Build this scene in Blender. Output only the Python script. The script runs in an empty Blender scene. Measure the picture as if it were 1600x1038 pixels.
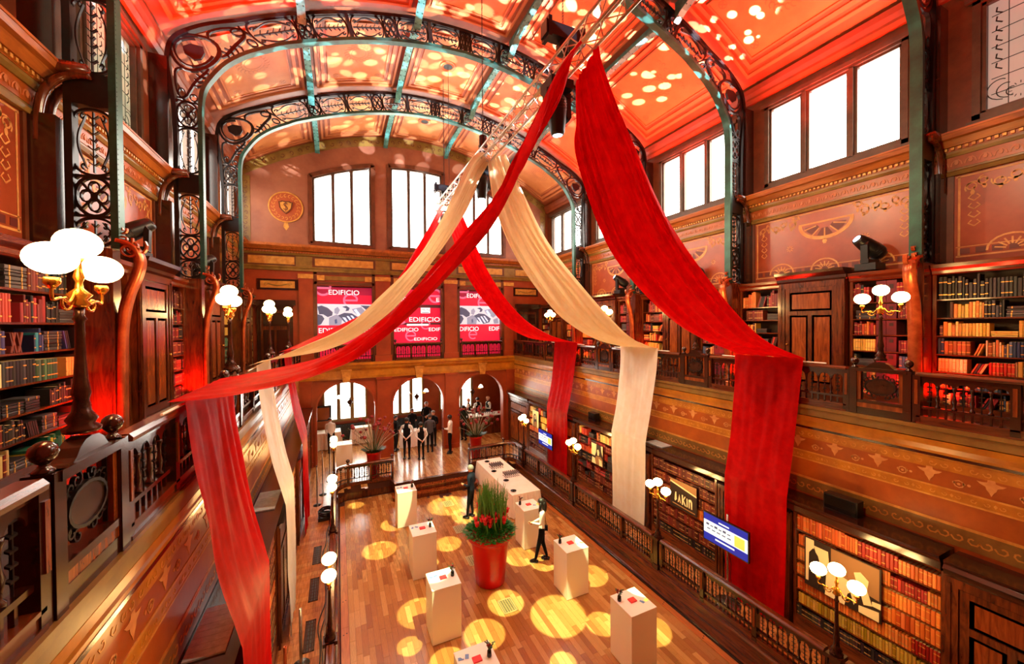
import bpy, math, random, colorsys
from mathutils import Vector, Matrix, Euler, noise
random.seed(7)
PI = math.pi
sin, cos = math.sin, math.cos
scn = bpy.context.scene
COL = scn.collection

# ------------------------------------------------------------------ camera, world, exposure
def R(d): return math.radians(d)
yaw, pit, rol = R(24.384), R(-.716), R(-.4235)
cf = Vector((sin(yaw)*cos(pit), cos(yaw)*cos(pit), sin(pit)))
cr = Vector((cos(yaw), -sin(yaw), 0)); cu = cr.cross(cf)
R2 = cos(rol)*cr + sin(rol)*cu; U2 = -sin(rol)*cr + cos(rol)*cu
cam = bpy.data.cameras.new('camera'); camo = bpy.data.objects.new('camera', cam); COL.objects.link(camo)
mw = Matrix.Identity(4)
for i in range(3):
    mw[i][0] = R2[i]; mw[i][1] = U2[i]; mw[i][2] = -cf[i]
CAM = Vector((0, 0, 6.45)); mw[0][3], mw[1][3], mw[2][3] = CAM
camo.matrix_world = mw
cam.sensor_width = 36; cam.lens = 599.5/1600*36; cam.shift_y = -.00275; cam.clip_start = .05
scn.camera = camo
scn.view_settings.view_transform = 'Standard'; scn.view_settings.look = 'None'
scn.view_settings.gamma = 1; scn.view_settings.use_curve_mapping = False
scn.view_settings.exposure = .85
scn.cycles.use_denoising = True
scn.cycles.max_bounces = 6; scn.cycles.diffuse_bounces = 4; scn.cycles.glossy_bounces = 3
scn.cycles.sample_clamp_indirect = 6; scn.cycles.caustics_reflective = False; scn.cycles.caustics_refractive = False
w = bpy.data.worlds.new('sky'); scn.world = w; w.use_nodes = True
w.node_tree.nodes['Background'].inputs[0].default_value = (.85, .92, 1, 1)
w.node_tree.nodes['Background'].inputs[1].default_value = 3.0
WIN = 7.5        # brightness of the sky-lit panes
POOLP = 14.0
CX0 = 3.4        # centre line of the hall
PYS = [-.4, 3.3, 6.95, 10.6, 14.3, 18.1]

def spot(name, loc, target, power, color, size, blend=.15, radius=.05, gobo=None):
    l = bpy.data.lights.new(name, 'SPOT'); l.energy = power; l.color = color
    l.spot_size = R(size); l.spot_blend = blend; l.shadow_soft_size = radius
    o = bpy.data.objects.new(name, l); COL.objects.link(o); o.location = loc
    o.rotation_euler = (Vector(target)-Vector(loc)).to_track_quat('-Z', 'Y').to_euler()
    if gobo:
        l.use_nodes = True; nt = l.node_tree; em = nt.nodes['Emission']
        tc = nt.nodes.new('ShaderNodeTexCoord'); sx = nt.nodes.new('ShaderNodeSeparateXYZ')
        nt.links.new(tc.outputs['Normal'], sx.inputs[0])
        cmb = nt.nodes.new('ShaderNodeCombineXYZ')
        for k, ax in enumerate('XY'):
            dv = nt.nodes.new('ShaderNodeMath'); dv.operation = 'DIVIDE'
            nt.links.new(sx.outputs[ax], dv.inputs[0]); nt.links.new(sx.outputs['Z'], dv.inputs[1])
            nt.links.new(dv.outputs[0], cmb.inputs[k])
        vo = nt.nodes.new('ShaderNodeTexVoronoi'); vo.inputs['Scale'].default_value = gobo[0]
        vo.voronoi_dimensions = '2D'; vo.inputs['Randomness'].default_value = .9
        nt.links.new(cmb.outputs[0], vo.inputs['Vector'])
        # dot radius varies from cell to cell
        sc = nt.nodes.new('ShaderNodeSeparateColor'); nt.links.new(vo.outputs['Color'], sc.inputs[0])
        mr = nt.nodes.new('ShaderNodeMapRange'); nt.links.new(sc.outputs[0], mr.inputs[0])
        mr.inputs[3].default_value = gobo[1]; mr.inputs[4].default_value = gobo[2]
        su = nt.nodes.new('ShaderNodeMath'); su.operation = 'SUBTRACT'
        nt.links.new(mr.outputs[0], su.inputs[0]); nt.links.new(vo.outputs['Distance'], su.inputs[1])
        ml = nt.nodes.new('ShaderNodeMath'); ml.operation = 'MULTIPLY'; ml.use_clamp = True
        nt.links.new(su.outputs[0], ml.inputs[0]); ml.inputs[1].default_value = 14
        nt.links.new(ml.outputs[0], em.inputs['Strength'])
    return o

# stage lighting: red uplighters standing on the gallery bookcases, washing the vault edges
RED = (1, .035, .008)
for sx, ys, pw in ((-1, (1.6, 5.1, 8.8), 1100), (1, (1.4, 5.1, 8.8, 12.4), 900)):
    for y in ys:
        spot('red_uplight', (CX0+sx*6.35, y, 9.95), (CX0+sx*5.2, y+.1, 14), pw*2.3, RED, 96, .9, .1)
        spot('red_floor_uplight', (CX0+sx*6.2, y+1.50, 4.95), (CX0+sx*6.4, y+1.78, 6.3), 170, (1, .012, .004), 110, .9, .05)
        spot('red_floor_uplight', (CX0+sx*6.2, y+2.15, 4.95), (CX0+sx*6.4, y+1.9, 6.3), 110, (1, .012, .004), 110, .9, .05)
# moving heads on the gallery cabinets and on the truss throwing dotted gobos on the vault
spot('gobo_light', (CX0+6.2, 4.1, 8.1), (4.6, 8.3, 14.6), 24000, (.66, .80, 1), 66, .1, .01, (15, .14, .36))
spot('gobo_light', (CX0+6.2, 11.76, 8.1), (2.6, 11.2, 14.6), 17000, (.7, .82, 1), 62, .1, .01, (15, .14, .36))
spot('gobo_light', (CX0-6.2, 8.8, 8.1), (3.2, 12.5, 14.6), 10000, (.6, .78, 1), 55, .1, .01, (12, .14, .38))

# added fill spots, no fixtures: cream on vault crown, warm on walls, floor, stage
for y, pw in ((7.2, 25), (11.0, 130), (13.4, 210)):
    spot('vault_fill', (3.4, y, 10.95), (3.0, y+1.4, 15), pw, (1, .80, .58), 130, 1, .12)
for sx in (-1, 1):
    for y in (3.0, 6.8, 10.4, 13.6):
        spot('wall_fill', (3.4+sx*.25, y, 10.5), (3.4+sx*7, y+.8, 6.6), 360, (1, .78, .46), 125, 1, .12)
spot('floor_fill', (3.4, 6.8, 10.4), (3.4, 8, 0), 330, (1, .9, .7), 100, 1, .12)
spot('end_fill', (3.4, 12.5, 10.5), (3.4, 18, 7.5), 420, (1, .74, .5), 110, 1, .12)
spot('stage_fill', (3.4, 13.6, 10.4), (3.4, 17.2, 0.5), 520, (1, .86, .7), 70, 1, .12)

# ------------------------------------------------------------------ materials
def lin(c):
    return tuple(((x/255)/12.92 if x/255 <= .04045 else ((x/255+.055)/1.055)**2.4) for x in c)
MATS = {}
def mat(name, rgb, rough=.5, metal=0, kind=None, rgb2=None, scale=4, emit=0, bump=0, spec=.5, stretch=None, coat=0, fac=1, alpha=1):
    m = bpy.data.materials.new(name); m.use_nodes = True; nt = m.node_tree
    b = nt.nodes['Principled BSDF']; c = lin(rgb)
    b.inputs['Base Color'].default_value = (*c, 1); b.inputs['Roughness'].default_value = rough
    b.inputs['Metallic'].default_value = metal; b.inputs['Specular IOR Level'].default_value = spec
    b.inputs['Coat Weight'].default_value = coat; b.inputs['Coat Roughness'].default_value = .15
    src = None
    if kind in ('noise', 'wood', 'cloth', 'fabric'):
        tc = nt.nodes.new('ShaderNodeTexCoord'); mp = nt.nodes.new('ShaderNodeMapping')
        nt.links.new(tc.outputs['Object'], mp.inputs[0])
        mp.inputs['Scale'].default_value = stretch or (1, 1, 1)
        nz = nt.nodes.new('ShaderNodeTexNoise'); nz.inputs['Scale'].default_value = scale
        nz.inputs['Detail'].default_value = 6; nz.inputs['Roughness'].default_value = .62
        if kind == 'wood': nz.inputs['Distortion'].default_value = 1.2
        nt.links.new(mp.outputs[0], nz.inputs[0])
        rp = nt.nodes.new('ShaderNodeValToRGB'); nt.links.new(nz.outputs[0], rp.inputs[0])
        rp.color_ramp.elements[0].position = .34; rp.color_ramp.elements[1].position = .68
        c2 = lin(rgb2) if rgb2 else tuple(x*.55 for x in c)
        rp.color_ramp.elements[0].color = (*c2, 1); rp.color_ramp.elements[1].color = (*c, 1)
        nt.links.new(rp.outputs[0], b.inputs['Base Color']); src = nz.outputs[0]
    if kind == 'obj':
        oi = nt.nodes.new('ShaderNodeObjectInfo'); nt.links.new(oi.outputs['Color'], b.inputs['Base Color'])
    if kind == 'attr':
        at = nt.nodes.new('ShaderNodeAttribute'); at.attribute_name = 'tint'
        tc = nt.nodes.new('ShaderNodeTexCoord'); mp = nt.nodes.new('ShaderNodeMapping')
        nt.links.new(tc.outputs['Generated' if False else 'Object'], mp.inputs[0]); mp.inputs['Scale'].default_value = stretch or (1, 1, 1)
        nz = nt.nodes.new('ShaderNodeTexNoise'); nz.inputs['Scale'].default_value = scale; nz.inputs['Detail'].default_value = 5
        nt.links.new(mp.outputs[0], nz.inputs[0])
        mr = nt.nodes.new('ShaderNodeMapRange'); nt.links.new(nz.outputs[0], mr.inputs[0])
        mr.inputs[1].default_value = .3; mr.inputs[2].default_value = .7; mr.inputs[3].default_value = 1-fac*.45; mr.inputs[4].default_value = 1.1
        mx = nt.nodes.new('ShaderNodeVectorMath'); mx.operation = 'SCALE'
        nt.links.new(at.outputs['Color'], mx.inputs[0]); nt.links.new(mr.outputs[0], mx.inputs['Scale'])
        nt.links.new(mx.outputs[0], b.inputs['Base Color']); src = nz.outputs[0]
    if bump and src:
        bp = nt.nodes.new('ShaderNodeBump'); bp.inputs['Strength'].default_value = bump; bp.inputs['Distance'].default_value = .02
        nt.links.new(src, bp.inputs['Height']); nt.links.new(bp.outputs[0], b.inputs['Normal'])
    if emit:
        b.inputs['Emission Color'].default_value = (*c, 1); b.inputs['Emission Strength'].default_value = emit
    MATS[name] = m
    return m
M = MATS
WS = (.6, 9, 9)
mat('mahogany', (116, 54, 20), .24, kind='wood', rgb2=(58, 21, 9), scale=2.2, stretch=(6, 6, .8), coat=.5)
mat('mahogany_y', (118, 54, 20), .24, kind='wood', rgb2=(62, 22, 9), scale=2.2, stretch=(6, .6, 6), coat=.5)
mat('dark_wood', (66, 27, 14), .2, kind='wood', rgb2=(30, 11, 7), scale=2.5, stretch=(5, .8, 5), coat=.6)
mat('panel_wood', (156, 76, 26), .25, kind='wood', rgb2=(98, 38, 12), scale=2, stretch=(7, 7, .8), coat=.4)
mat('orange_wood', (190, 108, 42), .32, kind='wood', rgb2=(142, 72, 26), scale=2, stretch=(4, .6, 4))
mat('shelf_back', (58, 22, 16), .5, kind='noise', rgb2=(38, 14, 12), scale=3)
mat('maroon', (120, 30, 44), .4, kind='noise', rgb2=(84, 20, 30), scale=2)
mat('salmon', (170, 80, 46), .3, kind='noise', rgb2=(142, 58, 30), scale=1.6, bump=.03)
mat('salmon_deep', (176, 84, 40), .4, kind='noise', rgb2=(150, 64, 30), scale=1.4, bump=.03)
mat('red_plaster', (168, 70, 30), .4, kind='noise', rgb2=(138, 50, 20), scale=1.5, bump=.03)
mat('rose_plaster', (160, 98, 66), .5, kind='noise', rgb2=(134, 74, 48), scale=1.2, bump=.03)
mat('ochre', (206, 136, 36), .28, kind='noise', rgb2=(164, 98, 24), scale=3, bump=.05)
mat('ochre_grey', (150, 116, 52), .3, kind='noise', rgb2=(118, 86, 38), scale=3)
mat('brown_mould', (116, 62, 34), .35, kind='noise', rgb2=(88, 44, 24), scale=3)
mat('terra', (176, 90, 26), .3, kind='noise', rgb2=(146, 68, 16), scale=2)
mat('gilt', (226, 168, 78), .35, metal=.2, kind='noise', rgb2=(190, 126, 52), scale=6)
mat('stencil', (226, 166, 96), .5, kind='noise', rgb2=(196, 126, 66), scale=5)
mat('stencil_dark', (104, 40, 34), .5)
mat('iron', (36, 28, 26), .35, metal=.4, kind='noise', rgb2=(24, 18, 18), scale=5)
mat('iron_green', (46, 96, 80), .35, metal=.3, kind='noise', rgb2=(30, 62, 54), scale=4)
mat('verdigris', (86, 150, 136), .4, metal=.2, kind='noise', rgb2=(52, 100, 94), scale=6, bump=.1)
mat('steel', (178, 174, 170), .25, metal=.9)
mat('alu', (214, 206, 190), .3, metal=.85)
mat('copper', (214, 112, 60), .28, metal=.6, kind='noise', rgb2=(160, 70, 36), scale=5)
mat('brass', (220, 160, 60), .25, metal=.9)
mat('bronze', (86, 50, 34), .25, metal=.5, kind='noise', rgb2=(48, 26, 20), scale=8)
mat('ceil_panel', (204, 128, 68), .5, kind='noise', rgb2=(186, 106, 52), scale=1.3)
mat('ceil_frame', (156, 78, 40), .45, kind='noise', rgb2=(128, 60, 30), scale=2)
mat('ceil_mould', (186, 108, 60), .45)
mat('ceil_orn', (176, 104, 58), .5)
mat('window_frame', (96, 74, 56), .4, kind='noise', rgb2=(74, 54, 42), scale=4)
mat('frame_olive', (140, 112, 48), .4)
mat('lead', (30, 30, 26), .5)
mat('black', (16, 16, 18), .35)
mat('black_gloss', (12, 12, 14), .12)
mat('white', (250, 248, 244), .5)
mat('white_cloth', (252, 246, 240), .8, kind='noise', rgb2=(244, 236, 228), scale=3)
mat('plinth', (248, 240, 228), .45)
mat('red_silk', (228, 6, 10), .55, kind='noise', rgb2=(200, 0, 6), scale=5, bump=.08, spec=.12)
mat('cream_silk', (250, 228, 182), .5, kind='noise', rgb2=(244, 216, 160), scale=5, bump=.08)
mat('ivory_silk', (253, 248, 236), .5, kind='noise', rgb2=(248, 238, 220), scale=5, bump=.08)
mat('pot_red', (204, 0, 4), .3, coat=.15, spec=.3)
mat('leaf', (44, 150, 50), .5, kind='noise', rgb2=(24, 104, 34), scale=9)
mat('leaf_dark', (34, 76, 30), .5)
mat('stem', (96, 160, 66), .5)
mat('stem_grey', (176, 160, 140), .5)
mat('flower_red', (230, 34, 40), .5)
mat('rose_dark', (130, 20, 26), .6)
mat('grey_sheet', (206, 222, 228), .6, kind='noise', rgb2=(170, 190, 198), scale=14, bump=.2)
mat('book', (128, 128, 128), .5, kind='obj')
mat('book_attr', (128, 128, 128), .5, kind='attr', fac=.4, scale=5)
mat('pages', (214, 190, 140), .7)
mat('gold_band', (226, 170, 80), .35, metal=.3)
mat('plank', (128, 128, 128), .22, kind='attr', scale=3, stretch=(14, 1.4, 1), coat=.35, bump=.02)
mat('floor_edge', (206, 120, 54), .28, kind='wood', rgb2=(170, 88, 38), scale=2, stretch=(6, .6, 1), coat=.3)
mat('gap', (70, 28, 14), .6)
mat('grate', (206, 190, 130), .35, metal=.5)
mat('skin', (224, 164, 130), .5)
mat('skin_dark', (92, 56, 42), .5)
mat('hair_dark', (24, 16, 14), .5)
mat('hair_brown', (70, 42, 28), .5)
mat('hair_grey', (128, 122, 118), .6)
mat('cloth_black', (13, 13, 16), .85, spec=.2)
mat('cloth_navy', (20, 25, 42), .85, spec=.2)
mat('cloth_grey', (76, 72, 78), .8)
mat('cloth_white', (238, 236, 232), .8)
mat('blue_print', (110, 150, 210), .5)
mat('glass', (110, 100, 106), .1)
mat('tv_blue', (14, 36, 150), .3, emit=0.6)
mat('tv_white', (220, 236, 240), .3, emit=0.55)
mat('tv_yellow', (216, 222, 90), .3, emit=0.45)
mat('scr_red', (206, 24, 58), .4, emit=0.5)
mat('scr_dark', (158, 22, 60), .4, emit=0.4)
mat('scr_pink', (232, 110, 150), .4, emit=0.42)
mat('scr_white', (255, 250, 250), .4, emit=0.62)
mat('scr_grey', (84, 92, 124), .4, emit=0.3)
mat('scr_bw', (206, 214, 232), .4, emit=0.42)
mat('scr_mid', (150, 160, 190), .4, emit=.35)
mat('scr_band', (84, 44, 50), .4, emit=0.2)
mat('photo_light', (236, 220, 176), .5)
mat('photo_mid', (150, 112, 74), .5)
mat('photo_dark', (42, 30, 26), .5)
mat('lens', (190, 215, 255), .2, emit=9)
for nm, st, col in (('globe', 26, (255, 206, 128)), ('lampshade', 6, (255, 244, 224))):
    mat(nm, col, .3, emit=st)
def pane_mat(name, col, strength, pattern=.0):
    m = bpy.data.materials.new(name); m.use_nodes = True; nt = m.node_tree
    b = nt.nodes['Principled BSDF']; b.inputs['Roughness'].default_value = .15
    b.inputs['Base Color'].default_value = (.35, .38, .34, 1)
    b.inputs['Emission Strength'].default_value = strength
    b.inputs['Emission Color'].default_value = (*col, 1)
    if pattern:
        tc = nt.nodes.new('ShaderNodeTexCoord'); nz = nt.nodes.new('ShaderNodeTexNoise')
        nz.inputs['Scale'].default_value = 1.7; nt.links.new(tc.outputs['Object'], nz.inputs[0])
        rp = nt.nodes.new('ShaderNodeValToRGB'); nt.links.new(nz.outputs[0], rp.inputs[0])
        rp.color_ramp.elements[0].color = (.18, .34, .22, 1); rp.color_ramp.elements[1].color = (*col, 1)
        rp.color_ramp.elements[0].position = .4; rp.color_ramp.elements[1].position = .58
        nt.links.new(rp.outputs[0], b.inputs['Emission Color'])
    MATS[name] = m
pane_mat('pane_bright', (1, .93, .82), WIN)
pane_mat('pane_dim', (.62, .6, .36), .3, 1)
pane_mat('pane_pink', (.56, .42, .36), .25, 0)

for nm in ('red_silk', 'cream_silk', 'ivory_silk'):   # thin cloth: part of the light passes through
    nt = MATS[nm].node_tree; b = nt.nodes['Principled BSDF']; tr_ = nt.nodes.new('ShaderNodeBsdfTranslucent'); mx = nt.nodes.new('ShaderNodeMixShader'); mx.inputs[0].default_value = .4 if nm == 'red_silk' else .2
    src = b.inputs['Base Color'].links[0].from_socket
    nt.links.new(src, tr_.inputs[0]); nt.links.new(b.outputs[0], mx.inputs[1]); nt.links.new(tr_.outputs[0], mx.inputs[2]); nt.links.new(mx.outputs[0], nt.nodes['Material Output'].inputs[0])
# ------------------------------------------------------------------ mesh helpers
ORG = {}
def org(o): return ORG.get(o.name, Vector((0, 0, 0))) if o else Vector((0, 0, 0))
class MB:
    def __init__(s): s.v = []; s.f = []; s.m = []; s.t = []; s.cur = None
    def add(s, vs, fs, mi=0):
        n = len(s.v); s.v.extend([tuple(p) for p in vs])
        for f in fs: s.f.append(tuple(i+n for i in f)); s.m.append(mi); s.t.append(s.cur)
    def box(s, x0, x1, y0, y1, z0, z1, mi=0):
        s.add([(x0, y0, z0), (x1, y0, z0), (x1, y1, z0), (x0, y1, z0), (x0, y0, z1), (x1, y0, z1), (x1, y1, z1), (x0, y1, z1)],
              [(0, 3, 2, 1), (4, 5, 6, 7), (0, 1, 5, 4), (1, 2, 6, 5), (2, 3, 7, 6), (3, 0, 4, 7)], mi)
    def obox(s, c, ax, ay, az, mi=0):
        c = Vector(c); ax, ay, az = Vector(ax)/2, Vector(ay)/2, Vector(az)/2
        s.add([c-ax-ay-az, c+ax-ay-az, c+ax+ay-az, c-ax+ay-az, c-ax-ay+az, c+ax-ay+az, c+ax+ay+az, c-ax+ay+az],
              [(0, 3, 2, 1), (4, 5, 6, 7), (0, 1, 5, 4), (1, 2, 6, 5), (2, 3, 7, 6), (3, 0, 4, 7)], mi)
    def tube(s, pts, r, n=6, mi=0, cap=True, closed=False):
        pts = [Vector(p) for p in pts]; k = len(pts); rs = r if isinstance(r, (list, tuple)) else [r]*k
        vs = []; prev = None
        for i, p in enumerate(pts):
            if closed: t = pts[(i+1) % k]-pts[i-1]
            else: t = pts[min(i+1, k-1)]-pts[max(i-1, 0)]
            if t.length < 1e-9: t = Vector((0, 0, 1))
            t.normalize()
            up = prev if prev is not None else (Vector((0, 0, 1)) if abs(t.z) < .9 else Vector((1, 0, 0)))
            a = t.cross(up)
            if a.length < 1e-6: a = t.cross(Vector((0, 1, 0)))
            a.normalize(); b = a.cross(t).normalized(); prev = b
            for j in range(n):
                an = 2*PI*j/n; vs.append(p+(a*cos(an)+b*sin(an))*rs[i])
        fs = []
        for i in range(k if closed else k-1):
            for j in range(n):
                i2 = (i+1) % k
                fs.append((i*n+j, i*n+(j+1) % n, i2*n+(j+1) % n, i2*n+j))
        if cap and not closed: fs += [tuple(range(n))[::-1], tuple(range((k-1)*n, k*n))]
        s.add(vs, fs, mi)
    def lathe(s, prof, c=(0, 0, 0), n=12, mi=0, ax=None):
        vs = []; c = Vector(c)
        q = ax.to_track_quat('Z', 'Y') if ax is not None else None
        for r, z in prof:
            for j in range(n):
                p = Vector((r*cos(2*PI*j/n), r*sin(2*PI*j/n), z))
                if q: p = q @ p
                vs.append(c+p)
        fs = []
        for i in range(len(prof)-1):
            for j in range(n): fs.append((i*n+j, i*n+(j+1) % n, (i+1)*n+(j+1) % n, (i+1)*n+j))
        fs += [tuple(range(n))[::-1], tuple(range((len(prof)-1)*n, len(prof)*n))]
        s.add(vs, fs, mi)
    def ball(s, c, r, n=10, m=7, mi=0, sc=(1, 1, 1)):
        c = Vector(c); vs = []
        for i in range(m+1):
            th = PI*i/m
            for j in range(n):
                vs.append(c+Vector((r*sc[0]*sin(th)*cos(2*PI*j/n), r*sc[1]*sin(th)*sin(2*PI*j/n), r*sc[2]*cos(th))))
        fs = [(i*n+j, (i+1)*n+j, (i+1)*n+(j+1) % n, i*n+(j+1) % n) for i in range(m) for j in range(n)]
        s.add(vs, fs, mi)
    def prism(s, poly, fn, t0, t1, mi=0):
        """poly of (a,b); fn(a,b,t) -> point"""
        n = len(poly)
        vs = [fn(a, b, t0) for a, b in poly]+[fn(a, b, t1) for a, b in poly]
        s.add(vs, [tuple(range(n))[::-1], tuple(range(n, 2*n))]+[(i, (i+1) % n, n+(i+1) % n, n+i) for i in range(n)], mi)
    def ribbon(s, pl, wd, fn, t0, t1, mi=0, taper=False):
        """flat bar of width wd following a 2D polyline, mapped by fn(a,b,t)"""
        n = len(pl); L = []; Rr = []
        for i, (a, b) in enumerate(pl):
            a0, b0 = pl[max(i-1, 0)]; a1, b1 = pl[min(i+1, n-1)]
            dx, dy = a1-a0, b1-b0; l = math.hypot(dx, dy) or 1
            h = wd/2*(1 if not taper else (.35+.65*sin(PI*(i+.6)/(n+.2))))
            L.append((a-dy/l*h, b+dx/l*h)); Rr.append((a+dy/l*h, b-dx/l*h))
        vs = []
        for (p, q) in zip(L, Rr): vs += [fn(*p, t0), fn(*q, t0), fn(*q, t1), fn(*p, t1)]
        fs = []
        for i in range(n-1):
            for k in range(4): fs.append((4*i+k, 4*i+(k+1) % 4, 4*i+4+(k+1) % 4, 4*i+4+k))
        fs += [(0, 1, 2, 3), (4*n-1, 4*n-2, 4*n-3, 4*n-4)]
        s.add(vs, fs, mi)
    def mesh(s, name, mats, o0=Vector((0, 0, 0)), smooth=False):
        me = bpy.data.meshes.new(name)
        ox, oy, oz = o0
        me.from_pydata([(x-ox, y-oy, z-oz) for x, y, z in s.v], [], s.f)
        for mm in mats: me.materials.append(M[mm])
        me.polygons.foreach_set('material_index', s.m)
        if smooth: me.polygons.foreach_set('use_smooth', [True]*len(s.f))
        if any(t is not None for t in s.t):
            at = me.color_attributes.new('tint', 'FLOAT_COLOR', 'CORNER'); data = []
            for f, t in zip(s.f, s.t):
                for _ in f: data += [*(t or (.5, .3, .2)), 1]
            at.data.foreach_set('color', data)
        me.update()
        return me
    def build(s, name, mats, parent=None, smooth=False, local=False):
        if isinstance(mats, str): mats = [mats]
        o0 = Vector((0, 0, 0)) if local else org(parent)
        me = s.mesh(name, mats, o0, smooth)
        o = bpy.data.objects.new(name, me); COL.objects.link(o)
        if parent: o.parent = parent
        ORG[o.name] = org(parent)
        return o
def inst(name, me, parent, loc, rot=(0, 0, 0), scale=(1, 1, 1), color=None):
    o = bpy.data.objects.new(name, me); COL.objects.link(o)
    if parent: o.parent = parent
    o.location = Vector(loc)-org(parent); o.rotation_euler = rot; o.scale = scale
    if color: o.color = color
    return o
def tag(o, label=None, cat=None, group=None, kind=None):
    if label: o['label'] = label
    if cat: o['category'] = cat
    if group: o['group'] = group
    if kind: o['kind'] = kind
    return o
def thing(name, label, cat, loc=(0, 0, 0), group=None, rz=0):
    o = bpy.data.objects.new(name, None); COL.objects.link(o); o.location = loc; o.rotation_euler = (0, 0, rz)
    o.empty_display_size = .2
    ORG[o.name] = Vector(loc)
    return tag(o, label, cat, group)
def struct(mb, name, mats, smooth=False):
    return tag(mb.build(name, mats, None, smooth), kind='structure')
def one(mb, name, mats, label, cat, group=None, smooth=False):
    return tag(mb.build(name, mats, None, smooth), label, cat, group)
def bake(o, mats=None):
    dg = bpy.context.evaluated_depsgraph_get()
    me = bpy.data.meshes.new_from_object(o.evaluated_get(dg))
    return me
def text_mesh(txt, size, depth=.004):
    c = bpy.data.curves.new('lettering', 'FONT'); c.body = txt; c.size = size; c.extrude = depth/2
    c.align_x = 'CENTER'; c.align_y = 'CENTER'; c.resolution_u = 3
    o = bpy.data.objects.new('lettering', c); COL.objects.link(o)
    me = bake(o); bpy.data.objects.remove(o); bpy.data.curves.remove(c)
    return me
def text_on(txt, size, m, parent, loc, rot, width=None, label=None, name='lettering'):
    me = text_mesh(txt, size); me.materials.clear(); me.materials.append(M[m])
    xs = [v.co.x for v in me.vertices]; s = 1
    if width: s = width/(max(xs)-min(xs))
    o = inst(name, me, parent, loc, rot, (s, 1, 1) if width else (1, 1, 1))
    if label: o['label'] = label
    return o

# profiles in the cross plane: side sg, distance d from the centre line
def SX(sg, d): return CX0+sg*d
def sbox(mb, sg, d0, d1, y0, y1, z0, z1, mi=0):
    a, b = sorted((SX(sg, d0), SX(sg, d1))); mb.box(a, b, y0, y1, z0, z1, mi)
def sprof(mb, sg, prof, y0, y1, mi=0):
    mb.prism(prof, lambda a, b, t: (SX(sg, a), t, b), y0, y1, mi)


# ================================================================== STRUCTURE
Y0, Y1 = -1.3, 18.1
# ---- floors
def planks(parent, x0, x1, y0, y1, z, keep, wd=.115, ln=.75, inside=None):
    """parquet boards laid lengthwise; the nearest ones singly, the rest joined"""
    tints = [(.46, .19, .05), (.54, .24, .065), (.60, .29, .085), (.50, .21, .055), (.40, .15, .04), (.66, .34, .11)]
    boards = []
    nx = int((x1-x0)/wd)
    for i in range(nx):
        xa = x0+i*(x1-x0)/nx; xb = x0+(i+1)*(x1-x0)/nx
        y = y0-random.random()*ln
        while y < y1:
            l = ln*random.choice((.7, 1, 1, 1.15)); ya, yb = max(y, y0), min(y+l, y1)
            if yb-ya > .03 and (inside is None or inside((xa+xb)/2, (ya+yb)/2)): boards.append((xa, xb, ya, yb))
            y += l
    def vis(b):  # in front of the camera and inside the frame?
        c = Vector(((b[0]+b[1])/2, (b[2]+b[3])/2, z))-CAM
        wz = c.dot(cf)
        if wz < .5: return 1e9
        u = 800+599.5*c.dot(R2)/wz; v = 515-599.5*c.dot(U2)/wz
        return c.length if (0 < u < 1600 and v < 1060) else 1e9
    boards.sort(key=vis)
    rest = MB()
    prot = []
    for t in tints:
        mb = MB(); mb.cur = t; mb.box(-.5, .5, -.5, .5, -1, 0); prot.append(mb.mesh('plank', ['plank']))
    for k, (xa, xb, ya, yb) in enumerate(boards):
        ti = random.randrange(6); g = .0015
        if k < keep:
            inst('plank', prot[ti], parent, ((xa+xb)/2, (ya+yb)/2, z+random.random()*.0012), (0, 0, 0), (xb-xa-2*g, yb-ya-2*g, .012))
        else:
            rest.cur = tints[ti]; rest.box(xa+g, xb-g, ya+g, yb-g, z-.012, z+random.random()*.0012)
    if rest.v:
        o = rest.build('planks', 'plank', parent); o['kind'] = 'stuff'
mb = MB(); mb.box(-6, 12, -3, 22.5, -.3, -.012)
fl = struct(mb, 'floor', 'gap')
def in_floor(x, y):
    if y > 14.4: 
        if 1.8 < x < 4.95: return False
        d = abs(x-CX0)
        return y < 15.25 and (d < 3.1 or (d-3.1)**2+(y-14.9)**2 < .38**2)
    return True
planks(fl, -.04+.18, 6.85-.18, 2.4, 15.3, 0, 290, inside=in_floor)
mb = MB()
for xa, xb in ((-.05, .135), (6.675, 6.85)):
    y = 1.5
    while y < 14.9:
        mb.box(xa, xb, y, min(y+1.47, 14.9), -.012, .003); y += 1.475
mb.build('border_board', 'floor_edge', fl)
mb = MB()
for sx in (.03, 6.72):
    for k in range(12): mb.lathe([(.014, .003), (.014, .006)], (sx, 2.3+k*1.06, 0), 8); mb.lathe([(.014, .003), (.014, .006)], (sx+.06, 2.33+k*1.06, 0), 8)
o = mb.build('screw_heads', 'black', fl); o['kind'] = 'stuff'
# perforated cast grates let into the floor
def grate(name, x0, x1, y0, y1, z, parent, m1='grate', m2='black', rows=6):
    mb = MB(); f = .03
    mb.box(x0, x1, y0, y0+f, z, z+.006); mb.box(x0, x1, y1-f, y1, z, z+.006)
    mb.box(x0, x0+f, y0, y1, z, z+.006); mb.box(x1-f, x1, y0, y1, z, z+.006)
    for k in range(1, rows*2):
        yy = y0+(y1-y0)*k/(rows*2); mb.box(x0, x1, yy-.007, yy+.007, z, z+.005)
    for k in range(1, rows):
        xx = x0+(x1-x0)*k/rows; mb.box(xx-.01, xx+.01, y0, y1, z, z+.0055)
    mb.box(x0, x1, y0, y1, z-.004, z+.002, 1)
    return mb.build(name, [m1, m2], parent)
for x, y, s in ((3.46, 8.0, .34), (3.3, 9.95, .34), (3.42, 11.66, .34), (3.54, 13.5, .34), (3.45, 5.55, .34)):
    grate('floor_grate', x-s/2, x+s/2, y-s*.68, y+s*.68, .002, fl)

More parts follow.
